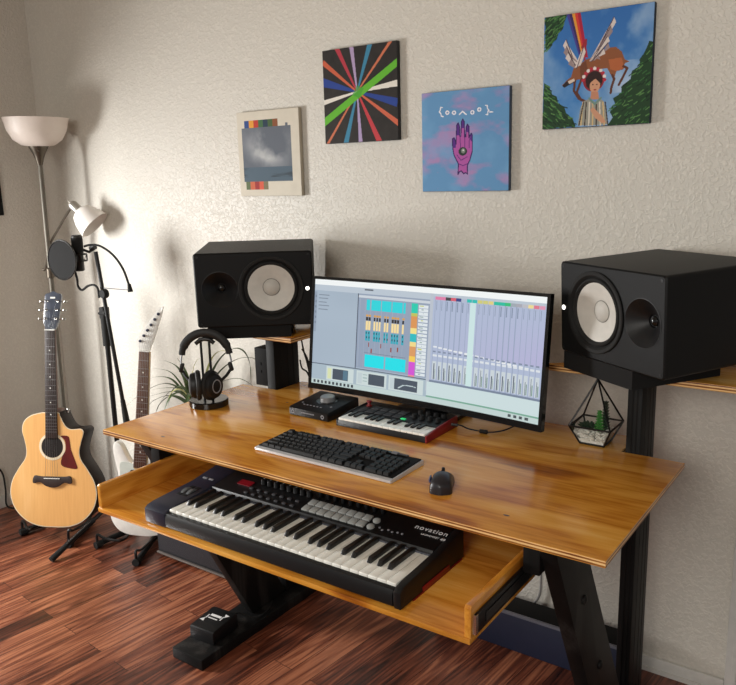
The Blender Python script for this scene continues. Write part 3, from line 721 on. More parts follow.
# wheels
for k, xx in enumerate((-.372, -.352)):
    b = BM(); lathe(b, [(.026, -.006), (.028, -.004), (.028, .004), (.026, .006)], 28, T(xx+.004, .115, .034) @ RY(PI/2), cap=True)
    link('pitch_wheel' if k == 0 else 'modulation_wheel', b, mat('grey_wheel', (92, 96, 100), .4), syn)
b = BM()
for xx in (-.372, -.352): box(b, (xx+.004, .115, .0545), (.019, .058, .003), 0, Matrix.Rotation(R(3), 3, 'X'), .001)
link('wheel_slot', b, 'mattblack', syn)
b = BM()
for q in ((-.375, .19), (-.352, .19)): box(b, (q[0], q[1], pz(q[1])+.001), (.016, .006, .003), 0, PR, .0006)
link('octave_button', b, 'dim', syn)
b = BM(); box(b, (-.245, .215, pz(.215)+.0008), (.045, .022, .002), 0, PR); link('display', b, 'redled', syn, label='small red lit display')
pf = None
for r in range(2):
    for c in range(8):
        y = .183+r*.026; loc = (-.006+c*.0238, y, pz(y)+.001)
        if pf is None:
            b = BM(); box(b, (0, 0, .0015), (.0212, .0215, .005), 0, PR, .001); pf = link('drum_pad', b, 'greyled', syn); pf.location = loc
        else: copyof(pf, syn, loc)
kf = None
for r in range(2):
    y = .183+r*.026; loc = (.187, y, pz(y)+.001)
    if kf is None:
        b = BM(); lathe(b, [(.0095, -.002), (.0095, .003), (.008, .004), (0, .004)], 18, Matrix.Rotation(ps, 4, 'X')); kf = link('round_pad', b, 'greyled', syn); kf.location = loc
    else: copyof(kf, syn, loc)
kf = None
for c in range(8):
    loc = (-.195+c*.0225, .232, pz(.232))
    if kf is None:
        b = BM(); lathe(b, [(.0075, 0), (.0065, .013), (.005, .0145), (0, .0145)], 16); box(b, (0, .0035, .0147), (.001, .005, .0006), 1); kf = link('knob', b, ['black', 'white'], syn); kf.location = loc
    else: copyof(kf, syn, loc)
kf = None
for r in range(2):
    for c in range(7):
        y = .178+r*.022; loc = (-.21+c*.0265, y, pz(y)+.0006)
        if kf is None:
            b = BM(); box(b, (0, 0, .001), (.011, .007, .004), 0, PR, .0008); kf = link('panel_button', b, mat('dark_grey_button', (64, 64, 68), .5), syn); kf.location = loc
        else: copyof(kf, syn, loc)
kf = None
for c in range(9):
    loc = (-.008+c*.0238, .242, pz(.242))
    if kf is None:
        b = BM(); box(b, (0, 0, .0006), (.0022, .036, .0012), 1, PR); box(b, (0, .002, .007), (.009, .012, .013), 0, PR, .0015); box(b, (0, .002, .0138), (.009, .0015, .0008), 2, PR); kf = link('fader', b, ['black', 'mattblack', 'white'], syn); kf.location = loc
    else: copyof(kf, syn, loc)
kf = None
for c in range(6):
    y = .184+.012*(c % 2); loc = (.208+c*.0125, .180+.002*c if c % 2 else .19, pz(.185)+.0005)
    if kf is None:
        b = BM(); lathe(b, [(.0028, 0), (.0028, .002), (0, .0022)], 10); kf = link('transport_button', b, 'dim', syn); kf.location = loc
    else: copyof(kf, syn, loc)
b = text_bm('novation', .0215, T(.326, .228, pz(.228)+.0011) @ RX(ps), spacing=1.14); t2 = text_bm('LAUNCHKEY', .0075, T(.333, .208, pz(.208)+.0011) @ RX(ps), spacing=1.1); merge(b, t2, 0)
t2 = text_bm('49', .0125, T(.367, .207, pz(.207)+.0011) @ RX(ps)); merge(b, t2, 0)
link('lettering', b, 'white', syn)

# ================================================================== HEADPHONES + STAND
hs = thing('headphone_stand', 'black two-rod headphone stand with round base at the desk corner', 'headphone stand', (.091, .349, H), RZ(R(36)))
b = BM(); lathe(b, [(0, .0005), (.062, .0005), (.064, .003), (.064, .019), (.061, .022), (0, .022)], 44); link('base', b, 'gloss', hs)
for s in (-1, 1):
    b = BM(); tube(b, [(s*.0135, 0, .02), (s*.0135, 0, .222)], .0042, 10); link('rod', b, 'darkmetal', hs)
b = BM(); tube(b, [(-.030, 0, .208), (-.016, 0, .220), (0, 0, .223), (.016, 0, .220), (.030, 0, .208)], .007, 10); link('cradle', b, 'darkmetal', hs)
hp = thing('headphones', 'black over-ear headphones with wire hinges hanging on their stand', 'headphones', (.091, .349, H+.024), RZ(R(36)))
RB = .078; zc = .140
arc = [(-RB*math.cos(a), .0, zc+RB*1.02*math.sin(a)) for a in [R(6+168*i/24) for i in range(25)]]
b = BM(); tube(b, arc, [.0085 if 2 < i < 22 else .0065 for i in range(25)], 10, flat=1.7); link('headband', b, 'leather', hp)
for s in (-1, 1):
    b = BM(); tube(b, [(s*RB*.99, 0, zc+.012), (s*.082, -.002, zc-.014), (s*.080, -.006, zc-.026)], .0028, 8); 
    link('hinge_wire', b, mat('dull_wire', (96, 96, 98), .35, .8) if s < 0 else bpy.data.materials['dull_wire'], hp)
    b = BM(); box(b, (s*.080, -.005, zc-.034), (.012, .018, .030), 0, Matrix.Rotation(s*R(-14), 3, 'Y'), .003); tube(b, [(s*.078, -.006, zc-.045), (s*.067, -.018, zc-.060), (s*.050, -.030, zc-.074)], .005, 8); link('yoke', b, 'black', hp)
    out_ = Vector((-.97, -.22, 0)) if s < 0 else Vector((.80, -.60, 0))
    c = Vector((-.030, -.046, .056)) if s < 0 else Vector((.024, -.046, .054))
    Mx = T(*c) @ out_.to_track_quat('Z', 'Y').to_matrix().to_4x4() @ Matrix.Diagonal((.92, 1.12, .85, 1))
    b = BM(); lathe(b, [(0, .024), (.022, .024), (.034, .019), (.038, .008), (.038, .0)], 32, Mx); cup = link('ear_cup', b, 'black', hp)
    b = BM(); lathe(b, [(.038, 0), (.044, -.004), (.045, -.012), (.040, -.020), (.028, -.021), (.024, -.012), (0, -.010)], 32, Mx); link('ear_pad', b, 'leather', cup)
    b = BM(); lathe(b, [(.017, .0242), (.019, .0255), (.021, .0242)], 28, Mx); link('cup_ring', b, 'dim', cup)

# ================================================================== TERRARIUM
tr = thing('glass_terrarium', 'geometric glass terrarium with black edges and little green succulents', 'terrarium', (1.29, .638, H))
hb, hr, zr, za = .033, .056, .054, .178
Bq = [(-hb, -hb, .003), (hb, -hb, .003), (hb, hb, .003), (-hb, hb, .003)]; Rq = [(-hr, -hr, zr), (hr, -hr, zr), (hr, hr, zr), (-hr, hr, zr)]; A_ = (0, 0, za)
b = BM()
for i in range(4):
    for p, q in ((Bq[i], Bq[(i+1) % 4]), (Rq[i], Rq[(i+1) % 4]), (Bq[i], Rq[i]), (Rq[i], A_)): tube(b, [p, q], .0026, 6)
lathe(b, [(0, za+.004), (.004, za+.001), (.004, za-.004)], 10); link('frame', b, 'darkmetal', tr)
b = BM()
def quad(*p): b.faces.new([b.verts.new(x) for x in p])
quad(*Bq)
for i in range(4): quad(Bq[i], Bq[(i+1) % 4], Rq[(i+1) % 4], Rq[i])
for i in (0, 1, 2): quad(Rq[i], Rq[(i+1) % 4], A_)
link('glass_pane', b, 'glass', tr)
b = BM(); 
prism(b, [(-.031, -.031), (.031, -.031), (.031, .031), (-.031, .031)], .004, .012)
for i in range(420):
    z = random.uniform(.008, .036); h_ = (hb+(hr-hb)*(z/zr))-.006; x, y = random.uniform(-h_, h_), random.uniform(-h_, h_)
    s = random.uniform(.0025, .0048); bmesh_t = bmesh.new(); bmesh.ops.create_icosphere(bmesh_t, subdivisions=1, radius=s)
    bmesh.ops.transform(bmesh_t, matrix=T(x, y, z) @ RZ(random.random()*6) @ Matrix.Diagonal((1.2, .9, .8, 1)), verts=bmesh_t.verts); merge(b, bmesh_t, 0)
g_ = link('gravel', b, 'stone', tr); g_['kind'] = 'stuff'
b = BM()
for ring, (n_, L_, el) in enumerate(((6, .016, 75), (8, .026, 52), (9, .032, 28))):
    for k in range(n_):
        a = 2*PI*k/n_+ring*.4; d = Vector((math.cos(a)*math.cos(R(el)), math.sin(a)*math.cos(R(el)), math.sin(R(el)))); o_ = Vector((-.020, -.008, .036))
        tube(b, [o_, o_+d*L_*.5, o_+d*L_*.85, o_+d*L_], [.003, .0058, .004, .0006], 6, flat=.6)
link('succulent', b, 'succ', tr, label='dark rosette succulent')
def spike(cx, cy_, z0, h_, m, nm, lab):
    b = BM(); tube(b, [(cx, cy_, z0), (cx+.002, cy_, z0+h_*.5), (cx, cy_, z0+h_)], [.003, .0026, .001], 6)
    nl = int(h_/.0042)
    for k in range(nl):
        z = z0+h_*(k+.5)/nl; Lq = .016*(1-.55*k/nl)
        for j in range(4):
            a = k*.8+j*PI/2; d = Vector((math.cos(a), math.sin(a), .55)).normalized(); o_ = Vector((cx+.001, cy_, z)); tube(b, [o_, o_+d*Lq*.6, o_+d*Lq], [.0016, .0022, .0005], 5)
    link(nm, b, m, tr, label=lab)
spike(.012, -.014, .036, .058, 'succ2', 'succulent', 'bright green upright succulent'); spike(.022, .006, .036, .080, 'succ', 'succulent', 'tall dark feathery succulent')

# ================================================================== WALL PAINTINGS
def canvas(name, cx, cz, w, h, art, edge, label, tilt=0):
    t = BM(); d = .018; k_ = 1.0035; w *= k_; h *= k_; w -= .002; cx = 1.9536+(cx-1.9536)*k_-.001; cz = 1.5456+(cz-1.5456)*k_
    box2(t, (-w/2, -d+.001, -h/2), (w/2, 0, h/2), 1, .0015)
    art_faces(t, art, lambda u, v: ((u-.5)*w*.994, -d, (.5-v)*h*.994), 0)
    o = link(name, t, ['paint', edge]); set_art(o, art, 0)
    place(o, (cx, YW-.002, cz), RY(R(tilt))); return tag(o, label, 'painting')
# 1 grey sky print
a = Art(180, 186, (206, 198, 182)); a.a += (a.noise(10, 2)[..., None]-.5)*10
cl = a.noise(3, 21, 5); x0, y0, x1, y1 = .07, .19, .87, .83
m = ((a.u > x0) & (a.u < x1) & (a.v > y0) & (a.v < y1)).astype(float)
a.put(m, (92, 98, 108)); blob = np.exp(-(((a.u-.5)/.26)**2+((a.v-.42)/.17)**2)); a.put(m*np.clip((cl-.40)*3.4, 0, 1)*np.clip(blob*1.9, 0, 1), (196, 196, 194)); a.put(m*np.clip((cl-.5)*2.5, 0, 1), (140, 144, 150), .35)
a.put(m*(a.v > .655), (74, 92, 106)); a.put(m*np.clip((a.noise(6, 8, 3, .6, 4)-.5)*5, 0, 1)*(a.v > .66)*(a.v < .78), (40, 50, 58), .8)
for i, c in enumerate(((40, 70, 130), (220, 150, 50), (176, 50, 34), (60, 100, 60), (26, 50, 70), (64, 90, 50), (130, 74, 40))): a.rect(.12+i*.0785, .10, .20+i*.0785, .19, c)
a.rect(.10, .83, .47, .925, (150, 100, 70))
for i, c in enumerate(((90, 104, 70), (196, 98, 66), (150, 40, 40), (206, 86, 60), (120, 110, 80))): a.rect(.10+i*.074, .83, .174+i*.074, .925, c)
a.rect(.79, .155, .83, .19, (92, 98, 108))
canvas('wall_print', -.0805, 1.6395, .313, .315, a, 'edge_cream', 'pale cream print of grey clouds with colour strips, leftmost on the wall')
# 2 star of stripes
a = Art(210, 210, (38, 33, 30)); a.a += (a.noise(14, 4)[..., None]-.5)*16
c0 = (.465, .46)
P = lambda x, y: ((x-376)/284, (y-80)/352)   # sketch units
def ray(p, q, w0, w1, c):
    (x0, y0), (x1, y1) = p, q; dx, dy = x1-x0, y1-y0; L_ = math.hypot(dx, dy); nx, ny = -dy/L_, dx/L_
    a.poly([(x0+nx*w0, y0+ny*w0), (x1+nx*w1, y1+ny*w1), (x1-nx*w1, y1-ny*w1), (x0-nx*w0, y0-ny*w0)], c)
cc = (.47, .47)
for ang_pt, w, c in (((-.02, .33), .05, (34, 62, 140)), ((1.0, .62), .045, (34, 62, 140)), ((0.0, .12), .028, (196, 92, 62)), ((1.02, .84), .028, (200, 98, 70)), ((.20, -.02), .03, (176, 52, 66)), ((.76, 1.02), .034, (190, 58, 66)), ((.405, -.02), .028, (172, 150, 186)), ((.50, 1.02), .026, (170, 150, 190)), ((.66, -.02), .032, (58, 128, 160)), ((.29, 1.02), .034, (58, 128, 160)), ((.97, -.05), .018, (196, 110, 78)), ((.02, 1.02), .016, (196, 110, 78)), ((1.02, .42), .034, (226, 220, 210)), ((-.02, .555), .026, (226, 220, 210))): ray(cc, ang_pt, .008, w, c)
ray((-.03, .78), (1.03, .20), .04, .036, (96, 178, 44)); a.poly([(.40, .50), (.47, .40), (.56, .44), (.50, .54)], (60, 150, 50), .6)
canvas('wall_painting', .349, 1.819, .312, .314, a, 'canvas_edge', 'square black painting of coloured stripes crossing like a star, second from the left')
# 3 hand
a = Art(220, 220, (96, 146, 190)); n1 = a.noise(4, 31, 5, 1, 2); a.put(np.clip((n1-.50)*4.5, 0, 1), (182, 130, 178), .8); a.put(np.clip((a.noise(5, 9, 4)-.5)*3, 0, 1), (118, 166, 206), .5)
U = lambda x, y: ((x-30)/484, (y-104+ (x-42)*.10*(1-(y-104)/540))/540)
def hp_(pts): return [U(*p) for p in pts]
hand = [(238, 550), (240, 490), (215, 440), (208, 400), (207, 350), (216, 344), (224, 360), (228, 380), (228, 330), (232, 272), (240, 262), (246, 280), (248, 335), (254, 335), (258, 255), (265, 240), (273, 255), (276, 340), (282, 338), (284, 285), (291, 268), (299, 280), (300, 345), (306, 330), (312, 318), (318, 330), (318, 420), (304, 470), (290, 500), (292, 548), (282, 540), (270, 545), (256, 530), (246, 535)]
a.poly(hp_(hand), (172, 84, 160)); 
for tip in ([(228, 330), (232, 272), (240, 262), (246, 280), (246, 330)], [(256, 290), (258, 255), (265, 240), (273, 255), (274, 290)], [(284, 310), (284, 285), (291, 268), (299, 280), (299, 315)], [(207, 400), (207, 350), (216, 344), (224, 360), (226, 400)], [(304, 350), (312, 318), (318, 330), (318, 370)]): a.poly(hp_(tip), (84, 36, 128))
a.line(hp_(hand+hand[:1]), .012, (52, 22, 92)); 
for q in ([(252, 400), (250, 340)], [(277, 400), (277, 345)], [(300, 400), (302, 350)], [(232, 440), (255, 470), (290, 450)], [(243, 490), (266, 500), (290, 490)]): a.line(hp_(q), .009, (96, 40, 120))
ex, ey = U(265, 420); a.ell(ex, ey, .05, .042, (40, 52, 50)); a.ell(ex+.004, ey-.006, .024, .026, (120, 128, 120)); a.ell(ex+.006, ey-.01, .010, .010, (210, 214, 208))
WH = (232, 230, 236)
def sym(pts, w=.011): a.line(hp_(pts), w, WH)
sym([(150, 178), (140, 178), (138, 192), (132, 202), (140, 210), (144, 226), (156, 228)]); sym([(388, 164), (398, 164), (400, 182), (408, 190), (402, 198), (402, 214), (392, 214)])
for x, y in ((178, 206), (216, 206), (318, 203), (356, 187)): q = U(x, y); a.ell(q[0], q[1], .024, .022, WH); a.ell(q[0], q[1], .011, .010, (120, 140, 180))
sym([(246, 215), (264, 198), (284, 215)], .013); sym([(412, 200), (428, 200)], .013)
canvas('wall_painting', .7505, 1.6465, .312, .312, a, 'edge_blue', 'square blue and pink painting of a purple hand with an eye, third from the left')
# 4 winged deer
a = Art(230, 230, (70, 130, 190)); gy = np.clip(a.v, 0, 1); a.put(1-gy, (44, 100, 170), .8)
cl = a.noise(3, 44, 5, 1.2, 1); a.put(np.clip((cl-.46)*3.6, 0, 1)*np.clip(1.3-abs(a.u-a.v*.1-.55)*1.2, 0, 1), (170, 190, 214), .75); a.put(np.clip((a.noise(4, 3, 4)-.55)*4, 0, 1)*(a.v > .45)*(a.v < .72), (176, 196, 220), .8)
def U4(x, y):
    u = (x-43+ (y-92)*.022)/546; ytop = 92-.153*(x-50); h_ = 566+.10*(x-50); return (u, (y-ytop)/h_)
V4 = lambda pts: [U4(*p) for p in pts]
def tree(pts, seed, dirn):
    a.poly(V4(pts), (30, 62, 34)); g = np.random.default_rng(seed); xs = [p[0] for p in pts]; ys = [p[1] for p in pts]
    for k in range(150):
        x, y = g.uniform(min(xs), max(xs)), g.uniform(min(ys), max(ys)); u, v = U4(x, y)
        i, j = int(min(max(u, 0), .999)*a.w), int(min(max(v, 0), .999)*a.h)
        if a.a[j, i, 2] < 75: a.line([(u, v), (u+dirn*g.uniform(.02, .045), v+g.uniform(.01, .035))], .009, [(50, 100, 50), (18, 44, 26), (84, 128, 70)][k % 3])
tree([(48, 88), (165, 75), (150, 110), (140, 150), (118, 170), (108, 200), (90, 215), (75, 240), (48, 255)], 1, -1)
tree([(40, 420), (70, 445), (85, 480), (110, 490), (115, 520), (150, 545), (160, 575), (195, 605), (210, 645), (30, 660)], 2, 1)
tree([(612, 190), (600, 215), (570, 205), (560, 235), (545, 270), (525, 300), (530, 330), (490, 360), (485, 400), (440, 440), (440, 475), (400, 500), (415, 540), (385, 570), (400, 600), (375, 640), (595, 630)], 3, -1)
for k, c in enumerate(((70, 60, 140), (60, 44, 90), (220, 150, 60), (206, 60, 50), (170, 30, 60))): a.poly(V4([(160+k*14, 76-k*3), (175+k*14, 73-k*3), (240+k*8, 290), (228+k*7, 290)]), c)
BR, BD = (140, 84, 52), (92, 52, 36)
a.poly(V4([(198, 345), (230, 325), (262, 300), (330, 280), (370, 240), (410, 235), (440, 260), (455, 300), (478, 310), (455, 320), (450, 350), (415, 360), (405, 395), (385, 375), (370, 345), (330, 350), (300, 365), (270, 372), (240, 400), (215, 405), (190, 420), (150, 445), (138, 432), (165, 405), (185, 390)]), BR)
a.poly(V4([(375, 300), (440, 290), (452, 345), (415, 360), (385, 350)]), (176, 98, 58)); a.poly(V4([(230, 330), (262, 305), (275, 370), (235, 395)]), BD, .6)
for q in ([(205, 410), (200, 460), (225, 500), (260, 515)], [(240, 400), (215, 470), (240, 510)], [(395, 380), (405, 400), (392, 440), (388, 472)], [(450, 335), (468, 345), (445, 395), (428, 430)]): a.line(V4(q), .022, BD)
a.poly(V4([(138, 436), (165, 408), (205, 405), (208, 412), (180, 428), (150, 445)]), (42, 32, 34)); a.poly(V4([(168, 412), (200, 398), (206, 410), (176, 426)]), (216, 196, 180)); a.line(V4([(255, 300), (262, 200), (240, 240)]), .016, (150, 40, 50))
for base, tips in (((290, 310), [(400, 85), (385, 130), (370, 180), (372, 215), (350, 245), (325, 275)]), ((215, 345), [(158, 200), (160, 235), (170, 265), (185, 295), (250, 235)])):
    for k, tp in enumerate(tips):
        a.poly(V4([(base[0]-12, base[1]), (tp[0]-16, tp[1]+30), tp, (tp[0]+10, tp[1]+26), (base[0]+20, base[1]-16)]), (214, 202, 196) if k % 2 == 0 else (150, 132, 132)); a.line(V4([base, tp]), .008, (88, 70, 76))
cx, cy_ = U4(302, 405)
a.ell(cx, cy_, .10, .10, (140, 36, 50))
for k in range(11): t = PI*(1.02+k*.1); q = (cx+.10*math.cos(t), cy_+.10*math.sin(t)); a.ell(q[0], q[1], .016, .015, (226, 214, 210) if k % 2 else (180, 44, 60))
a.ell(cx+.004, cy_+.005, .078, .082, (46, 26, 26)); cx2, cy2 = U4(308, 432); a.ell(cx2, cy2, .048, .068, (206, 152, 120)); a.poly(V4([(290, 465), (325, 465), (332, 505), (285, 505)]), (190, 132, 104)); a.poly(V4([(262, 395), (300, 388), (345, 400), (338, 425), (310, 398), (285, 420), (278, 450), (265, 440)]), (44, 24, 24))
for ex_ in (298, 318): q = U4(ex_, 428); a.ell(q[0], q[1], .008, .005, (40, 24, 24))
q = U4(309, 455); a.ell(q[0], q[1], .014, .006, (160, 70, 66))
a.poly(V4([(285, 500), (250, 515), (235, 550), (222, 642), (378, 636), (368, 560), (355, 515), (330, 498), (310, 520)]), (150, 148, 136))
for k in range(7): a.line(V4([(248+k*17, 520), (238+k*20, 640)]), .012, ((206, 178, 130), (70, 60, 56), (216, 206, 190))[k % 3])
a.line(V4([(280, 500), (308, 530), (340, 498)]), .018, (110, 140, 130)); a.line(V4([(252, 520), (228, 640)]), .01, (52, 40, 40)); a.line(V4([(362, 520), (376, 636)]), .01, (52, 40, 40))
a.poly(V4([(285, 560), (300, 545), (345, 590), (368, 625), (345, 630), (310, 600)]), (200, 148, 118))
canvas('wall_painting', 1.1665, 1.8235, .313, .312, a, 'edge_teal', 'square painting of a winged deer above a person among firs, rightmost on the wall')
# picture at the left edge of the view
b = BM(); box2(b, (0, -.22, -.145), (.02, .22, .145), 0, .002); box2(b, (.0202, -.20, -.125), (.021, .20, .125), 1)
pc = link('picture_frame', b, ['mattblack', 'sky']); place(pc, (XL+.001, .462, 1.556)); tag(pc, 'dark framed picture on the left wall, cut by the photo edge', 'picture')

# ================================================================== FLOOR LAMP with reading arm
LXY = (-1.372, .735)
fl = thing('floor_lamp', 'tall floor lamp in the corner with white bowl shade and small reading lamp', 'floor lamp', (LXY[0], LXY[1], 0), RY(R(1.6)))
b = BM(); lathe(b, [(0, 0.0005), (.125, .0005), (.127, .006), (.11, .018), (.03, .03), (.014, .04)], 40); link('base', b, 'bronze', fl)
b = BM(); lathe(b, [(.011, .035), (.011, 1.655)], 16, cap=True); link('pole', b, mat('pewter_pole', (104, 99, 90), .5, .5), fl)
b = BM(); lathe(b, [(.012, 1.635), (.016, 1.65), (.020, 1.665), (.030, 1.69), (.044, 1.716), (.045, 1.720), (0, 1.720)], 28); tube(b, [(.02, -.02, 1.70), (.055, -.03, 1.694)], .003, 6); link('lamp_neck', b, 'bronze', fl)
b = BM(); lathe(b, [(.042, 1.717), (.07, 1.722), (.103, 1.745), (.126, 1.785), (.139, 1.836), (.142, 1.840), (.137, 1.836), (.123, 1.788), (.10, 1.75), (.042, 1.724)], 48); link('bowl_shade', b, 'shade', fl)
# reading arm: gooseneck and small bell shade
Li = ROOT[fl.name].inverted()
hd = Vector((-1.115, .80, 1.375)); nk = at(73, 205, .80); mouth = at(99, 229, .855)
axis = (mouth-nk).normalized()
b = BM(); pts = [Vector((-1.385, .725, 1.16)), at(46, 268, .73), at(50, 245, .745), at(60, 226, .775), at(67, 214, .79), nk]
tube(b, [Li @ p for p in spline(pts, 6, False)], .0055, 8); link('reading_arm', b, 'bronze', fl)
b = BM(); lathe(b, [(.012, 1.12), (.018, 1.125), (.018, 1.165), (.012, 1.17)], 16, T(0, 0, 0)); link('arm_collar', b, 'bronze', fl)
Mx = Li @ (T(*nk) @ axis.to_track_quat('Z', 'Y').to_matrix().to_4x4())
b = BM(); lathe(b, [(.0, -.03), (.004, -.03), (.004, -.012), (.016, -.012), (.022, 0), (.022, .035), (.030, .042)], 24, Mx); link('lamp_socket', b, mat('brushed_nickel', (180, 176, 168), .35, .7), fl)
b = BM(); lathe(b, [(.026, .036), (.043, .046), (.060, .075), (.069, .105), (.074, .132), (.072, .132), (.066, .105), (.056, .075), (.02, .041)], 36, Mx); link('reading_shade', b, 'shade2', fl)

# ================================================================== MICROPHONE STAND
MX, MY = -.886, .68
st = thing('microphone_stand', 'black tripod microphone stand with boom arm between the two guitars', 'microphone stand', (MX, MY, 0))
b = BM(); tube(b, [(MX, MY, .14), (MX, MY, .98)], .011, 12, 0); link('pole', b, 'darkmetal', st, True)
b = BM(); tube(b, [(MX, MY, .855), (MX, MY, .985)], .0185, 14); box(b, (MX, MY, 1.0), (.03, .035, .05), 0, None, .004); tube(b, [(MX-.01, MY-.02, 1.0), (MX+.04, MY-.02, 1.005)], .006, 8); lathe(b, [(0, 0), (.012, 0), (.012, .016), (0, .02)], 14, T(MX+.03, MY-.022, 1.005) @ RY(PI/2)); link('clutch', b, 'rubber', st, True)
b = BM(); tube(b, [(MX, MY, .12), (MX, MY, .20)], .02, 14); link('hub', b, 'rubber', st, True)
for k, tip in enumerate(((-.879, .30, .012), (-.66, .84, .012), (-1.13, .80, .012))):
    b = BM(); h0 = Vector((MX, MY, .17)); tp = Vector(tip); tube(b, [h0, h0.lerp(tp, .55), tp], .009, 10); lg = link('leg', b, 'darkmetal', st, True)
    b = BM(); tube(b, [h0.lerp(tp, .80), tp+(tp-h0).normalized()*.004], [.012, .014], 10); link('rubber_foot', b, 'rubber', lg, True)
BT = at(95, 248, 0.650); BL = at(127, 424, 0.655); bd = (BL-BT)
b = BM(); tube(b, [BT+bd*.02, BL], .0085, 12); bm_ = link('boom_arm', b, 'darkmetal', st, True)
b = BM(); tube(b, [BT+bd*.86, BL], [.010, .015], 12); link('counterweight', b, 'rubber', bm_, True)
kn = at(105, 293, 0.645); b = BM(); lathe(b, [(0, -.012), (.018, -.012), (.02, -.008), (.02, .008), (.018, .012), (0, .012)], 20, T(*(kn+Vector((.015, -.015, 0)))) @ RX(PI/2)); link('clamp_knob', b, 'rubber', st, True)
# microphone
mt, mb_ = at(79, 235, 0.630), at(80, 271, 0.630); ml = (mt-mb_).length
mic = thing('microphone', 'black studio microphone in a shock mount held up by the stand', 'microphone', mb_)
b = BM(); lathe(b, [(0, 0), (.017, 0), (.0205, .004), (.0205, ml*.48), (.0225, ml*.5), (.023, ml*.93), (.019, ml*.99), (0, ml)], 24); link('body', b, mat('mic_black', (24, 22, 20), .4), mic)
b = BM(); lathe(b, [(.0232, ml*.53), (.0238, ml*.55), (.0238, ml*.9), (.0232, ml*.92)], 24); link('grille', b, 'mesh', mic)
b = BM()
for z in (ml*.28, ml*.46): tube(b, [(.034*math.cos(2*PI*i/20), .034*math.sin(2*PI*i/20), z) for i in range(20)], .0028, 6, closed=True)
for i in range(4):
    a_ = PI/4+i*PI/2; tube(b, [(.034*math.cos(a_), .034*math.sin(a_), ml*.28), (.034*math.cos(a_), .034*math.sin(a_), ml*.46)], .003, 6); tube(b, [(.034*math.cos(a_), .034*math.sin(a_), ml*.46), (.0215*math.cos(a_+.5), .0215*math.sin(a_+.5), ml*.28)], .0012, 5)
mi_ = ROOT[mic.name].inverted(); tube(b, [mi_ @ at(84, 250, 0.635), mi_ @ at(89, 252, 0.640), mi_ @ BT], .006, 8); tube(b, [mi_ @ at(91, 249, 0.645), mi_ @ (BT+Vector((0, 0, .006)))], .012, 10); link('shock_mount', b, 'darkmetal', mic)
# pop filter
pcn = at(62, 260, 0.570); facing = (CAM-pcn).normalized(); facing = (Matrix.Rotation(R(-50), 3, 'Z') @ facing); facing.z *= .3; facing.normalize()
pop = thing('pop_filter', 'round black pop filter on a curved gooseneck in front of the microphone', 'pop filter', pcn)
Mx = facing.to_track_quat('Z', 'Y').to_matrix().to_4x4()
b = BM(); lathe(b, [(0, .003), (.080, .002), (.080, -.002), (0, -.003)], 40, Mx); link('mesh_disc', b, 'mesh', pop)
b = BM(); tube(b, [Mx @ Vector((.082*math.cos(2*PI*i/48), .082*math.sin(2*PI*i/48), 0)) for i in range(48)], .0042, 8, closed=True); link('rim', b, mat('rim_black', (30, 30, 30), .25), pop)
pi_ = ROOT[pop.name].inverted()
b = BM(); tube(b, [pi_ @ p for p in spline([at(73, 266, 0.580), at(77, 278, 0.600), at(78, 286, 0.610), at(82, 290, 0.620), at(88, 286, 0.630), at(94, 285, 0.635), at(98, 289, 0.635), at(99, 298, 0.635)], 5, False)], .005, 8); link('gooseneck', b, 'rubber', pop)
# the arching gooseneck with end clip
hg = thing('gooseneck_arm', 'thin black gooseneck arching right from the microphone to a small clip', 'gooseneck arm', at(105, 289, 0.650))
hi = ROOT[hg.name].inverted()
b = BM(); tube(b, [hi @ p for p in spline([at(84, 246.5, 0.610), at(90, 245, 0.625), at(100, 246, 0.640), at(113, 255, 0.650), at(123, 269, 0.660), at(129, 285, 0.670)], 6, False)], .0048, 8); link('arch', b, 'rubber', hg)
b = BM(); tube(b, [hi @ at(129, 284, 0.670), hi @ at(130.5, 292, 0.670)], [.007, .011], 10); link('clip', b, 'rubber', hg)
b = BM(); tube(b, [hi @ at(104, 288, 0.650), hi @ at(129, 290, 0.670)], .0022, 8); link('rod', b, 'dim', hg)

# ================================================================== GUITARS
def guitar_matrix(pos, yw, lean, rl):
    Lm = Matrix.Rotation(-lean, 4, 'X'); B_ = Matrix(((1, 0, 0, 0), (0, 0, -1, 0), (0, 1, 0, 0), (0, 0, 0, 1)))
    return RZ(yw) @ Lm @ B_ @ RZ(rl)
def frets(n_, scale, ynut): return [ynut-scale*(1-2**(-k/12)) for k in range(1, n_+1)]
ag = thing('acoustic_guitar', 'acoustic guitar with pale spruce top and dark red pickguard, in left corner', 'guitar', (-1.031, .417, .072), guitar_matrix(None, .519, .165, -.012))
half = [(0, 0), (.07, .004), (.13, .028), (.178, .078), (.198, .140), (.190, .200), (.160, .255), (.128, .300), (.120, .335), (.128, .385), (.138, .425), (.130, .465), (.100, .492), (.055, .506), (.028, .508)]
left = [(-x, y) for x, y in half]
right = [(0, 0), (.07, .004), (.13, .028), (.178, .078), (.198, .140), (.190, .200), (.160, .255), (.130, .300), (.122, .335), (.130, .375), (.140, .408), (.142, .428), (.130, .438), (.108, .436), (.082, .436), (.062, .448), (.048, .470), (.036, .495), (.028, .508)]
outl = spline([(p[0], p[1], 0) for p in left[::-1]] + [(p[0], p[1], 0) for p in right[1:]], 5, True)
outl = [(p.x, p.y) for p in outl]
inn = lambda k: [(x*(1-k/.19), .25+(y-.25)*(1-k/.25)) for x, y in outl]
b = BM(); prism(b, outl, -.106, -.003, mi=0, bev=.003); link('body', b, 'rosewood', ag)
b = BM(); prism(b, outl, -.0029, -.0002, mi=0); link('binding', b, 'cream', ag)
b = BM(); prism(b, inn(.0035), -.002, .0006, mi=0); tp_ = link('soundboard', b, 'spruce', ag)
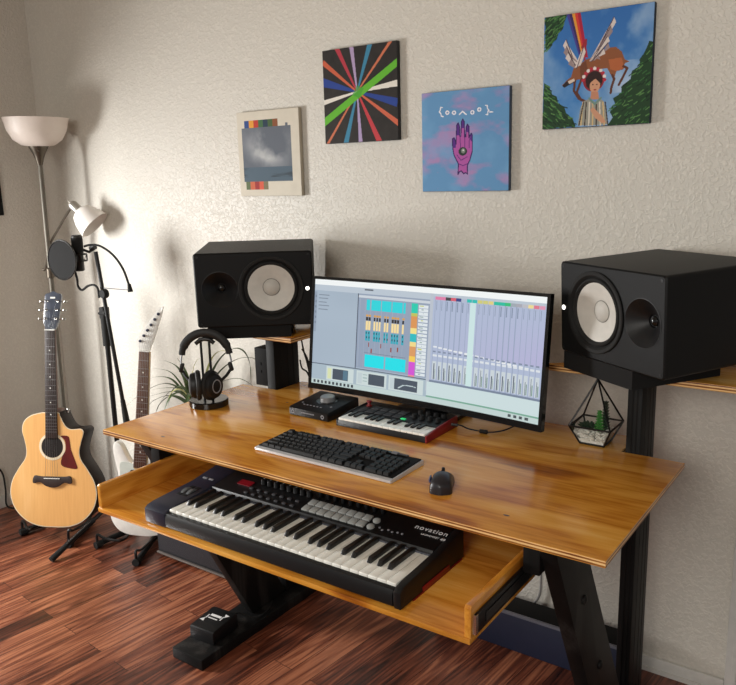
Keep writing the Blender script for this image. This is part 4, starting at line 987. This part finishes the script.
b = BM(); lathe(b, [(0, .0009), (.049, .0009)], 40, T(0, .357, 0)); link('soundhole', b, 'hole', ag)
b = BM(); lathe(b, [(.0495, .0009), (.050, .0016), (.060, .0016), (.0605, .0008)], 40, T(0, .357, 0)); link('rosette', b, 'cream', ag)
b = BM(); pg = [(p.x, p.y) for p in spline([(.040, .405, 0), (.072, .405, 0), (.080, .385, 0), (.086, .345, 0), (.108, .285, 0), (.112, .262, 0), (.085, .262, 0), (.050, .270, 0), (.038, .285, 0), (.046, .318, 0), (.062, .345, 0), (.058, .385, 0)], 4)]
prism(b, pg, .0007, .0016); link('pickguard', b, 'guard', ag)
b = BM(); prism(b, [(p.x, p.y) for p in spline([(-.082, .228, 0), (-.05, .226, 0), (.05, .226, 0), (.082, .228, 0), (.088, .196, 0), (.055, .200, 0), (.03, .184, 0), (0, .178, 0), (-.03, .184, 0), (-.055, .200, 0), (-.088, .196, 0)], 3)], .0006, .009, bev=.001); br = link('bridge', b, 'board', ag)
b = BM(); box2(b, (-.036, .217, .009), (.036, .220, .0125)); link('saddle', b, 'pearl', br)
b = BM()
prism(b, [(-.0275, .395), (.0275, .395), (.0222, .867), (-.0222, .867)], .0015, .008, bev=.0008); fb = link('fretboard', b, 'board', ag)
b = BM(); prism(b, [(-.025, .50), (.025, .50), (.0205, .872), (-.0205, .872)], -.016, .0012, bev=.005); prism(b, [(-.03, .44), (.03, .44), (.026, .52), (-.026, .52)], -.07, -.004, bev=.004); link('neck', b, mat('mahogany_neck', (92, 50, 30), .4), ag)
b = BM()
for yf in frets(20, .648, .867):
    hw = .0222+(.867-yf)*.0112; box2(b, (-hw+.0004, yf-.0008, .008), (hw-.0004, yf+.0008, .0092))
link('fret_wire', b, 'metal', fb)
fr = [.867]+frets(20, .648, .867)
for k in (3, 5, 7, 9, 12, 15):
    b = BM(); lathe(b, [(.0033, .0082), (0, .0083)], 10, T(0, (fr[k]+fr[k-1])/2, 0)); link('fret_dot', b, 'pearl', fb)
b = BM(); box2(b, (-.0225, .867, .002), (.0225, .872, .0105)); link('nut', b, 'pearl', ag)
hd_ = [(-.0215, .872), (.0215, .872), (.034, .905), (.038, 1.02), (.034, 1.030), (.018, 1.034), (0, 1.042), (-.018, 1.034), (-.034, 1.030), (-.038, 1.02), (-.034, .905)]
b = BM(); HM = T(0, .872, 0.002) @ RX(R(-12)) @ T(0, -.872, 0); prism(b, hd_, -.014, 0, HM, 0, .001); hd2 = link('headstock', b, 'head', ag)
b = BM(); box(b, HM @ Vector((0, 1.012, .0006)), (.022, .007, .001), 0, Matrix.Rotation(R(-12), 3, 'X')); link('head_logo', b, 'pearl', hd2)
tun = []
for s in (-1, 1):
    for k in range(3):
        y = .918+k*.039; b = BM(); lathe(b, [(.0055, 0), (.0055, .002), (.003, .003), (.003, .014), (0, .0145)], 14, HM @ T(s*.024, y, 0)); tube(b, [HM @ Vector((s*.030, y, -.008)), HM @ Vector((s*.050, y, -.008))], .0025, 8); lathe(b, [(.004, -.004), (.0085, -.002), (.0085, .002), (.004, .004)], 14, HM @ T(s*.055, y, -.008) @ RX(PI/2), cap=True); link('tuning_peg', b, 'chrome', hd2); tun.append((s, y))
b0 = None
for k in range(6):
    xb, xn = -.0275+.011*k, -.0175+.007*k; s, y = tun[k if k < 3 else 3+(5-k)]
    b = BM(); tube(b, [(xb, .2185, .0128), (xn, .8695, .0108), tuple(HM @ Vector((s*.024, y, .010)))], .0006, 4); link('string', b, 'metal', ag)
b = BM(); lathe(b, [(.004, 0), (.005, .006), (.007, .014), (.006, .018), (0, .018)], 12, T(.048, .50, -.05) @ RX(-PI/2)); link('strap_button', b, 'chrome', ag)

eg = thing('electric_guitar', 'white electric guitar with brown fretboard standing behind the desk', 'guitar', (-.687, .594, .045), guitar_matrix(None, .55, .11, -.088) @ Matrix.Scale(1.017, 4))
eo = [(0, .0), (.06, .003), (.115, .024), (.152, .070), (.160, .125), (.146, .175), (.124, .215), (.118, .255), (.130, .295), (.150, .330), (.152, .352), (.138, .362), (.112, .350), (.080, .322), (.050, .305), (.030, .318), (-.030, .322), (-.052, .318), (-.078, .345), (-.108, .388), (-.136, .402), (-.152, .392), (-.152, .360), (-.136, .310), (-.122, .265), (-.124, .220), (-.142, .175), (-.158, .125), (-.150, .066), (-.112, .022), (-.058, .003)]
eo = [(p.x*(.80 if p.x < 0 else 1), p.y) for p in spline([(x, y, 0) for x, y in eo], 4)]
b = BM(); prism(b, eo, -.044, 0, bev=.006); link('body', b, 'body_w', eg)
b = BM(); prism(b, [(p.x, p.y) for p in spline([(-.03, .315, 0), (-.065, .32, 0), (-.088, .31, 0), (-.083, .24, 0), (-.074, .17, 0), (-.03, .12, 0), (.06, .07, 0), (.105, .09, 0), (.108, .15, 0), (.09, .21, 0), (.075, .29, 0), (.035, .312, 0)], 4)], .0003, .003); link('pickguard', b, 'guard_w', eg)
for y in (.17, .225, .28):
    b = BM(); prism(b, rrect(-.042, y-.009, .042, y+.009, .008), .003, .008, bev=.001); link('pickup', b, 'mattblack', eg)
b = BM(); box2(b, (-.04, .115, .003), (.04, .15, .009), bev=.001); link('bridge', b, 'chrome', eg)
for q in ((.065, .14), (.082, .105), (.095, .075)):
    b = BM(); lathe(b, [(.011, .003), (.010, .013), (.008, .015), (0, .015)], 16, T(q[0], q[1], 0)); link('control_knob', b, 'mattblack', eg)
b = BM(); prism(b, [(-.027, .29), (.027, .29), (.0212, .795), (-.0212, .795)], -.02, .004, bev=.004); link('neck', b, 'maple', eg)
b = BM(); prism(b, [(-.0275, .30), (.0275, .30), (.0214, .795), (-.0214, .795)], .004, .0095, bev=.0008); fb = link('fretboard', b, 'board2', eg)
fr = [.795]+frets(22, .648, .795); b = BM()
for yf in fr[1:]:
    hw = .0214+(.795-yf)*.0122; box2(b, (-hw+.0004, yf-.0009, .0095), (hw-.0004, yf+.0009, .0107))
link('fret_wire', b, 'metal', fb)
for k in (3, 5, 7, 9, 12, 15, 17, 19):
    b = BM(); lathe(b, [(.0034, .0097), (0, .0098)], 10, T(0, (fr[k]+fr[k-1])/2, 0)); link('fret_dot', b, 'pearl', fb)
b = BM(); box2(b, (-.0215, .795, .002), (.0215, .80, .0115)); link('nut', b, 'pearl', eg)
eh = [(-.0212, .80), (.0212, .80), (.026, .822), (.034, .838), (.066, .962), (.070, .988), (.052, .982), (-.034, .850), (-.042, .835), (-.036, .82)]
b = BM(); prism(b, eh, -.013, .001, bev=.001); eh2 = link('headstock', b, 'body_w', eg)
for k in range(6):
    f_ = k/5; x, y = -.020+f_*.072, .838+f_*.118; b = BM(); lathe(b, [(.0062, .001), (.0062, .004), (.0032, .005), (.0032, .012), (0, .0125)], 12, T(x, y, 0)); link('tuning_post', b, mat('dark_steel_post', (60, 64, 84), .3, .6) if k == 0 else bpy.data.materials['dark_steel_post'], eh2)
for k in range(6):
    xb, xn = -.026+.0104*k, -.0165+.0066*k; b = BM(); f_ = k/5; tube(b, [(xb, .13, .010), (xn, .797, .0118), (-.020+f_*.072, .838+f_*.118, .008)], .0005, 4); link('string', b, 'metal', eg)

# guitar stands
def guitar_stand(name, label, base, yw, feet, zb, half, lean):
    """folding stand; local x across the guitar, y to its back"""
    t = thing(name, label, 'guitar stand', (base[0], base[1], 0), RZ(yw), 'folding black guitar stands')
    inv = ROOT[t.name].inverted(); back = .125 if half > .09 else .085
    for fx, fy in feet:
        f0 = inv @ Vector((fx, fy, .016)); s = -1 if f0.x < 0 else 1; xh = s*half
        b = BM(); tube(b, spline([f0, f0+Vector((0, .004, .045)), f0.lerp(Vector((xh, -.022, 0)), .35)+Vector((0, 0, zb-.004)), Vector((xh, -.022, zb-.002)), Vector((xh, back*.9, zb-back*lean-.003)), Vector((xh, back+.05, zb+.02)), Vector((xh*.8, back+.08, zb+.13))], 5, False), .006, 10); link('yoke', b, 'darkmetal', t)
        b = BM(); tube(b, [f0+Vector((0, .01, 0)), Vector((xh*.9, back+.06, .018))], .0125, 12); lg = link('leg', b, 'foam', t)
        d_ = (Vector((xh*.9, back+.06, .018))-f0).normalized()
        b = BM(); tube(b, [f0-d_*.012, f0+d_*.02], .0155, 12); link('rubber_foot', b, 'rubber', lg)
    b = BM(); tube(b, [Vector((-half*.8, back+.05, zb+.13)), Vector((0, back+.08, zb+.15)), Vector((half*.8, back+.05, zb+.13))], .007, 10); link('crossbar', b, 'darkmetal', t)
    b = BM(); tube(b, [Vector((0, back+.08, zb+.15)), Vector((0, back+.19, .012))], .009, 10); link('leg', b, 'darkmetal', t)
    return t
guitar_stand('guitar_stand', 'low black guitar stand holding up the acoustic guitar', (-1.031, .417), .519, ((-1.225, .38), (-.935, .42)), .072, .10, .165)
guitar_stand('guitar_stand', 'low black guitar stand under the white electric guitar', (-.687, .594), .55, ((-.82, .484), (-.55, .475)), .038, .065, .11)

# ================================================================== AMPLIFIER, PLANT, CASE
am = thing('guitar_amplifier', 'black guitar amplifier with dark grille cloth on floor behind the desk', 'amplifier', (-.28, .70, 0))
b = BM(); box2(b, (-.545, .585, .012), (-.01, .83, .49), bev=.006); link('cabinet', b, 'tolex', am, True)
b = BM(); box2(b, (-.527, .577, .035), (-.028, .586, .36), bev=.002); link('grille', b, 'grille', am, True)
b = BM(); box2(b, (-.543, .574, .016), (-.012, .5845, .024), bev=.002); link('lower_trim', b, mat('pale_piping', (96, 88, 84), .5), am, True)
b = BM(); box2(b, (-.535, .577, .38), (-.02, .585, .47), bev=.001)
for k in range(7): lathe(b, [(.012, 0), (.010, .014), (0, .015)], 14, T(-.48+k*.065, .577, .425) @ FACE)
link('control_panel', b, 'black', am, True)
for x in (-.52, -.035):
    for y in (.61, .80):
        b = BM(); lathe(b, [(.016, 0.0005), (.016, .013)], 14, T(x, y, 0), cap=True); link('rubber_foot', b, 'rubber', am, True)
pl = thing('potted_plant', 'spider plant with long arching leaves behind the desk corner', 'plant', (-.40, .73, .4905))
b = BM(); lathe(b, [(0, 0), (.055, 0), (.072, .11), (.078, .112), (.078, .13), (.068, .13), (.066, .112)], 32); link('pot', b, 'terracotta', pl)
b = BM(); lathe(b, [(.067, .108), (0, .115)], 24); link('soil', b, 'soil', pl)
pli = ROOT[pl.name].inverted()
def leaf(pts, w, m):
    P_ = [pli @ Vector(p) for p in spline(pts, 7, False)]; b = BM(); n_ = len(P_); rows_ = []
    for i, p in enumerate(P_):
        t = (P_[min(n_-1, i+1)]-P_[max(0, i-1)]).normalized(); sd = t.cross(Vector((0, 0, 1))); sd = sd.normalized() if sd.length > .01 else Vector((1, 0, 0))
        # lie roughly flat, folded a little along the midrib
        f_ = i/(n_-1); ww_ = w*1.35*(.55+.9*math.sin(PI*min(1, f_*1.0+.12)))*(1-f_**4)+.0004; nn = sd.cross(t)
        rows_.append([b.verts.new(p-sd*ww_+nn*ww_*.35), b.verts.new(p), b.verts.new(p+sd*ww_+nn*ww_*.35)])
    for A, B in zip(rows_, rows_[1:]):
        for j in (0, 1): b.faces.new((A[j], A[j+1], B[j+1], B[j]))
    link('leaf', b, m, pl, smooth=80)
c0 = Vector((-.40, .73, .605))
def leafpx(px, dy, w, m):
    n_ = len(px); leaf([c0+Vector((random.uniform(-.02, .02), random.uniform(-.02, .02), 0))]+[at(x, y, .785+dy*(i+1)/n_) for i, (x, y) in enumerate(px)], w, m)
leafpx([(188, 400), (178, 388), (162, 384), (141, 394), (124, 408)], -.06, .0038, 'leaf')
leafpx([(188, 400), (176, 392), (158, 394), (140, 400)], -.02, .0036, 'leaf')
leafpx([(190, 398), (184, 378), (176, 366), (163, 360)], .06, .004, 'leaf')
leafpx([(187, 398), (172, 380), (156, 377), (146, 381)], .02, .0036, 'leaf')
leafpx([(184, 402), (168, 396), (152, 402), (146, 413)], -.06, .0036, 'leaf')
leafpx([(190, 396), (188, 380), (184, 368), (177, 358)], .08, .004, 'leaf')
leafpx([(192, 396), (192, 378), (196, 362), (204, 356)], .06, .0045, 'leaf_y')
leafpx([(204, 396), (208, 370), (215, 355), (224, 351), (232, 358)], .05, .005, 'leaf_y')
leafpx([(206, 390), (217, 364), (231, 350), (243, 351), (250, 365), (251, 384)], .05, .0045, 'leaf')
leafpx([(206, 392), (220, 372), (236, 360), (252, 358), (262, 366)], .0, .004, 'leaf')
leafpx([(206, 394), (222, 382), (240, 379), (256, 388)], .03, .0038, 'leaf')
leafpx([(186, 402), (172, 396), (160, 404), (154, 418)], .03, .0038, 'leaf')
leafpx([(190, 398), (182, 386), (170, 372), (152, 368)], -.03, .0034, 'leaf')
leafpx([(188, 400), (180, 392), (170, 392), (160, 402)], -.02, .0042, 'leaf')
leafpx([(188, 400), (182, 390), (166, 388), (150, 390)], -.08, .0034, 'leaf')
for k in range(10):
    a_ = k*.63+.2; L_ = random.uniform(.10, .16); d = Vector((math.cos(a_), min(.5, math.sin(a_)), 0)); leaf([c0, c0+d*L_*.4+Vector((0, 0, .10)), c0+d*L_*.8+Vector((0, 0, .10)), c0+d*L_*1.1+Vector((0, 0, .02))], .005, 'leaf' if k % 3 else 'leaf_y')

b = BM(); box2(b, (.70, .770, .0005), (1.365, .868, .128), bev=.004)
cs = link('low_case', b, 'bluebox'); tag(cs, 'low navy blue case on the floor against the wall under the desk', 'case')
b = BM(); box2(b, (.698, .7685, .128), (1.367, .78, .136), 0, .001); link('lid_edge', b, mat('pale_lid_line', (110, 112, 124), .4), cs)
b = BM(); box2(b, (.70, .78, .128), (1.365, .869, .137), 0, .002); link('lid', b, 'mattblack', cs)

# ================================================================== PEDAL on the left foot bar
pd = thing('foot_pedal', 'small black foot pedal with white markings on the left foot bar', 'pedal', (.124, .268, .038), RZ(R(4)))
b = BM(); prism(b, [(-.062, .001), (.062, .001), (.062, .05), (.05, .054), (-.058, .046), (-.062, .04)], -.052, .052, PX, bev=.003); link('case', b, 'black', pd)
ps2 = math.atan2(.008, .108); PM = lambda x, y: T(x, y, .0501+(y)*.074+.0004) @ RX(ps2)
b = BM()
def tri(x, y, s_, a_): prism(b, [(s_*math.cos(a_+k*2*PI/3), s_*math.sin(a_+k*2*PI/3)) for k in range(3)], .0, .0006, PM(x, y))
tri(-.034, -.016, .011, R(200)); tri(.032, .030, .011, R(20))
for (x, y, w_, h_) in ((-.004, .0, .04, .004), (-.002, .016, .045, .010), (-.030, .004, .004, .020), (.026, .012, .004, .02)): box(b, PM(x, y).translation, (w_, h_, .0008), 0, Matrix.Rotation(ps2, 3, 'X'))
link('marking', b, 'white', pd)
b = BM(); tube(b, spline([(.135, .329, .07), (.15, .36, .072), (.185, .40, .045), (.19, .46, .0425), (.16, .52, .042)], 6, False), .0025, 8); pcab = link('pedal_cable', b, 'rubber'); tag(pcab, 'thin black lead trailing from the foot pedal along the foot bar', 'cable')

# ================================================================== LOOSE CABLES
b = BM(); tube(b, spline([at(541, 560, .905), at(541, 580, .905), at(539, 596, .905), at(531, 606, .903), at(523, 613, .902)], 6, False), .0042, 8)
o = link('wall_cable', b, 'cable_g'); tag(o, 'grey cable hanging down the wall behind the low navy case', 'cable')
b = BM(); tube(b, spline([(XL+.008, .30, .34), (XL+.012, .40, .27), (XL+.02, .50, .20), (XL+.02, .515, .10), (XL+.04, .50, .02), (XL+.09, .52, .006), (XL+.2, .56, .006)], 6, False), .0045, 8)
o = link('lamp_cord', b, 'rubber'); tag(o, 'black power cord hanging down the left wall beside the acoustic guitar', 'cord')
for k, pp in enumerate(([(301, 338), (304, 352), (308, 366), (311, 384)], [(302, 349), (307, 358), (311, 372), (312, 388)], [(300, 360), (302, 368), (307, 372), (310, 380), (311, 392)])):
    b = BM(); tube(b, spline([at(x, y, .735-.006*k+.012*i) for i, (x, y) in enumerate(pp)], 6, False), .003, 8)
    o = link('speaker_cable', b, 'rubber'); tag(o, ('black cable curving down behind the left edge of the monitor, from the shelf', 'black cable behind the left monitor edge, middle of three', 'lowest black cable looping behind the left monitor edge')[k], 'cable', 'cables behind the left edge of the monitor')

# ================================================================== LIGHT
def area(name, loc, target, sx, sy, power, c):
    l = bpy.data.lights.new(name, 'AREA'); l.shape = 'RECTANGLE'; l.size = sx; l.size_y = sy; l.energy = power; l.color = c
    o = bpy.data.objects.new(name, l); col.objects.link(o); d = Vector(target)-Vector(loc); o.location = loc; o.rotation_euler = d.to_track_quat('-Z', 'Y').to_euler(); return o
area('window_light', (-2.15, -.95, 1.36), (.1, .8, 1.05), .65, .95, 112, (1.0, .99, .97))
area('room_light', (1.7, -3.3, 2.1), (.6, .8, .8), 1.5, 1.1, 54, (1.0, .96, .89))
w = bpy.data.worlds.new('world'); scn.world = w; w.use_nodes = True
bg = w.node_tree.nodes['Background']; bg.inputs[0].default_value = (.86, .85, .83, 1); bg.inputs[1].default_value = .31
scn.view_settings.view_transform = 'Standard'; scn.view_settings.look = 'None'
scn.view_settings.exposure = 0; scn.view_settings.gamma = 1
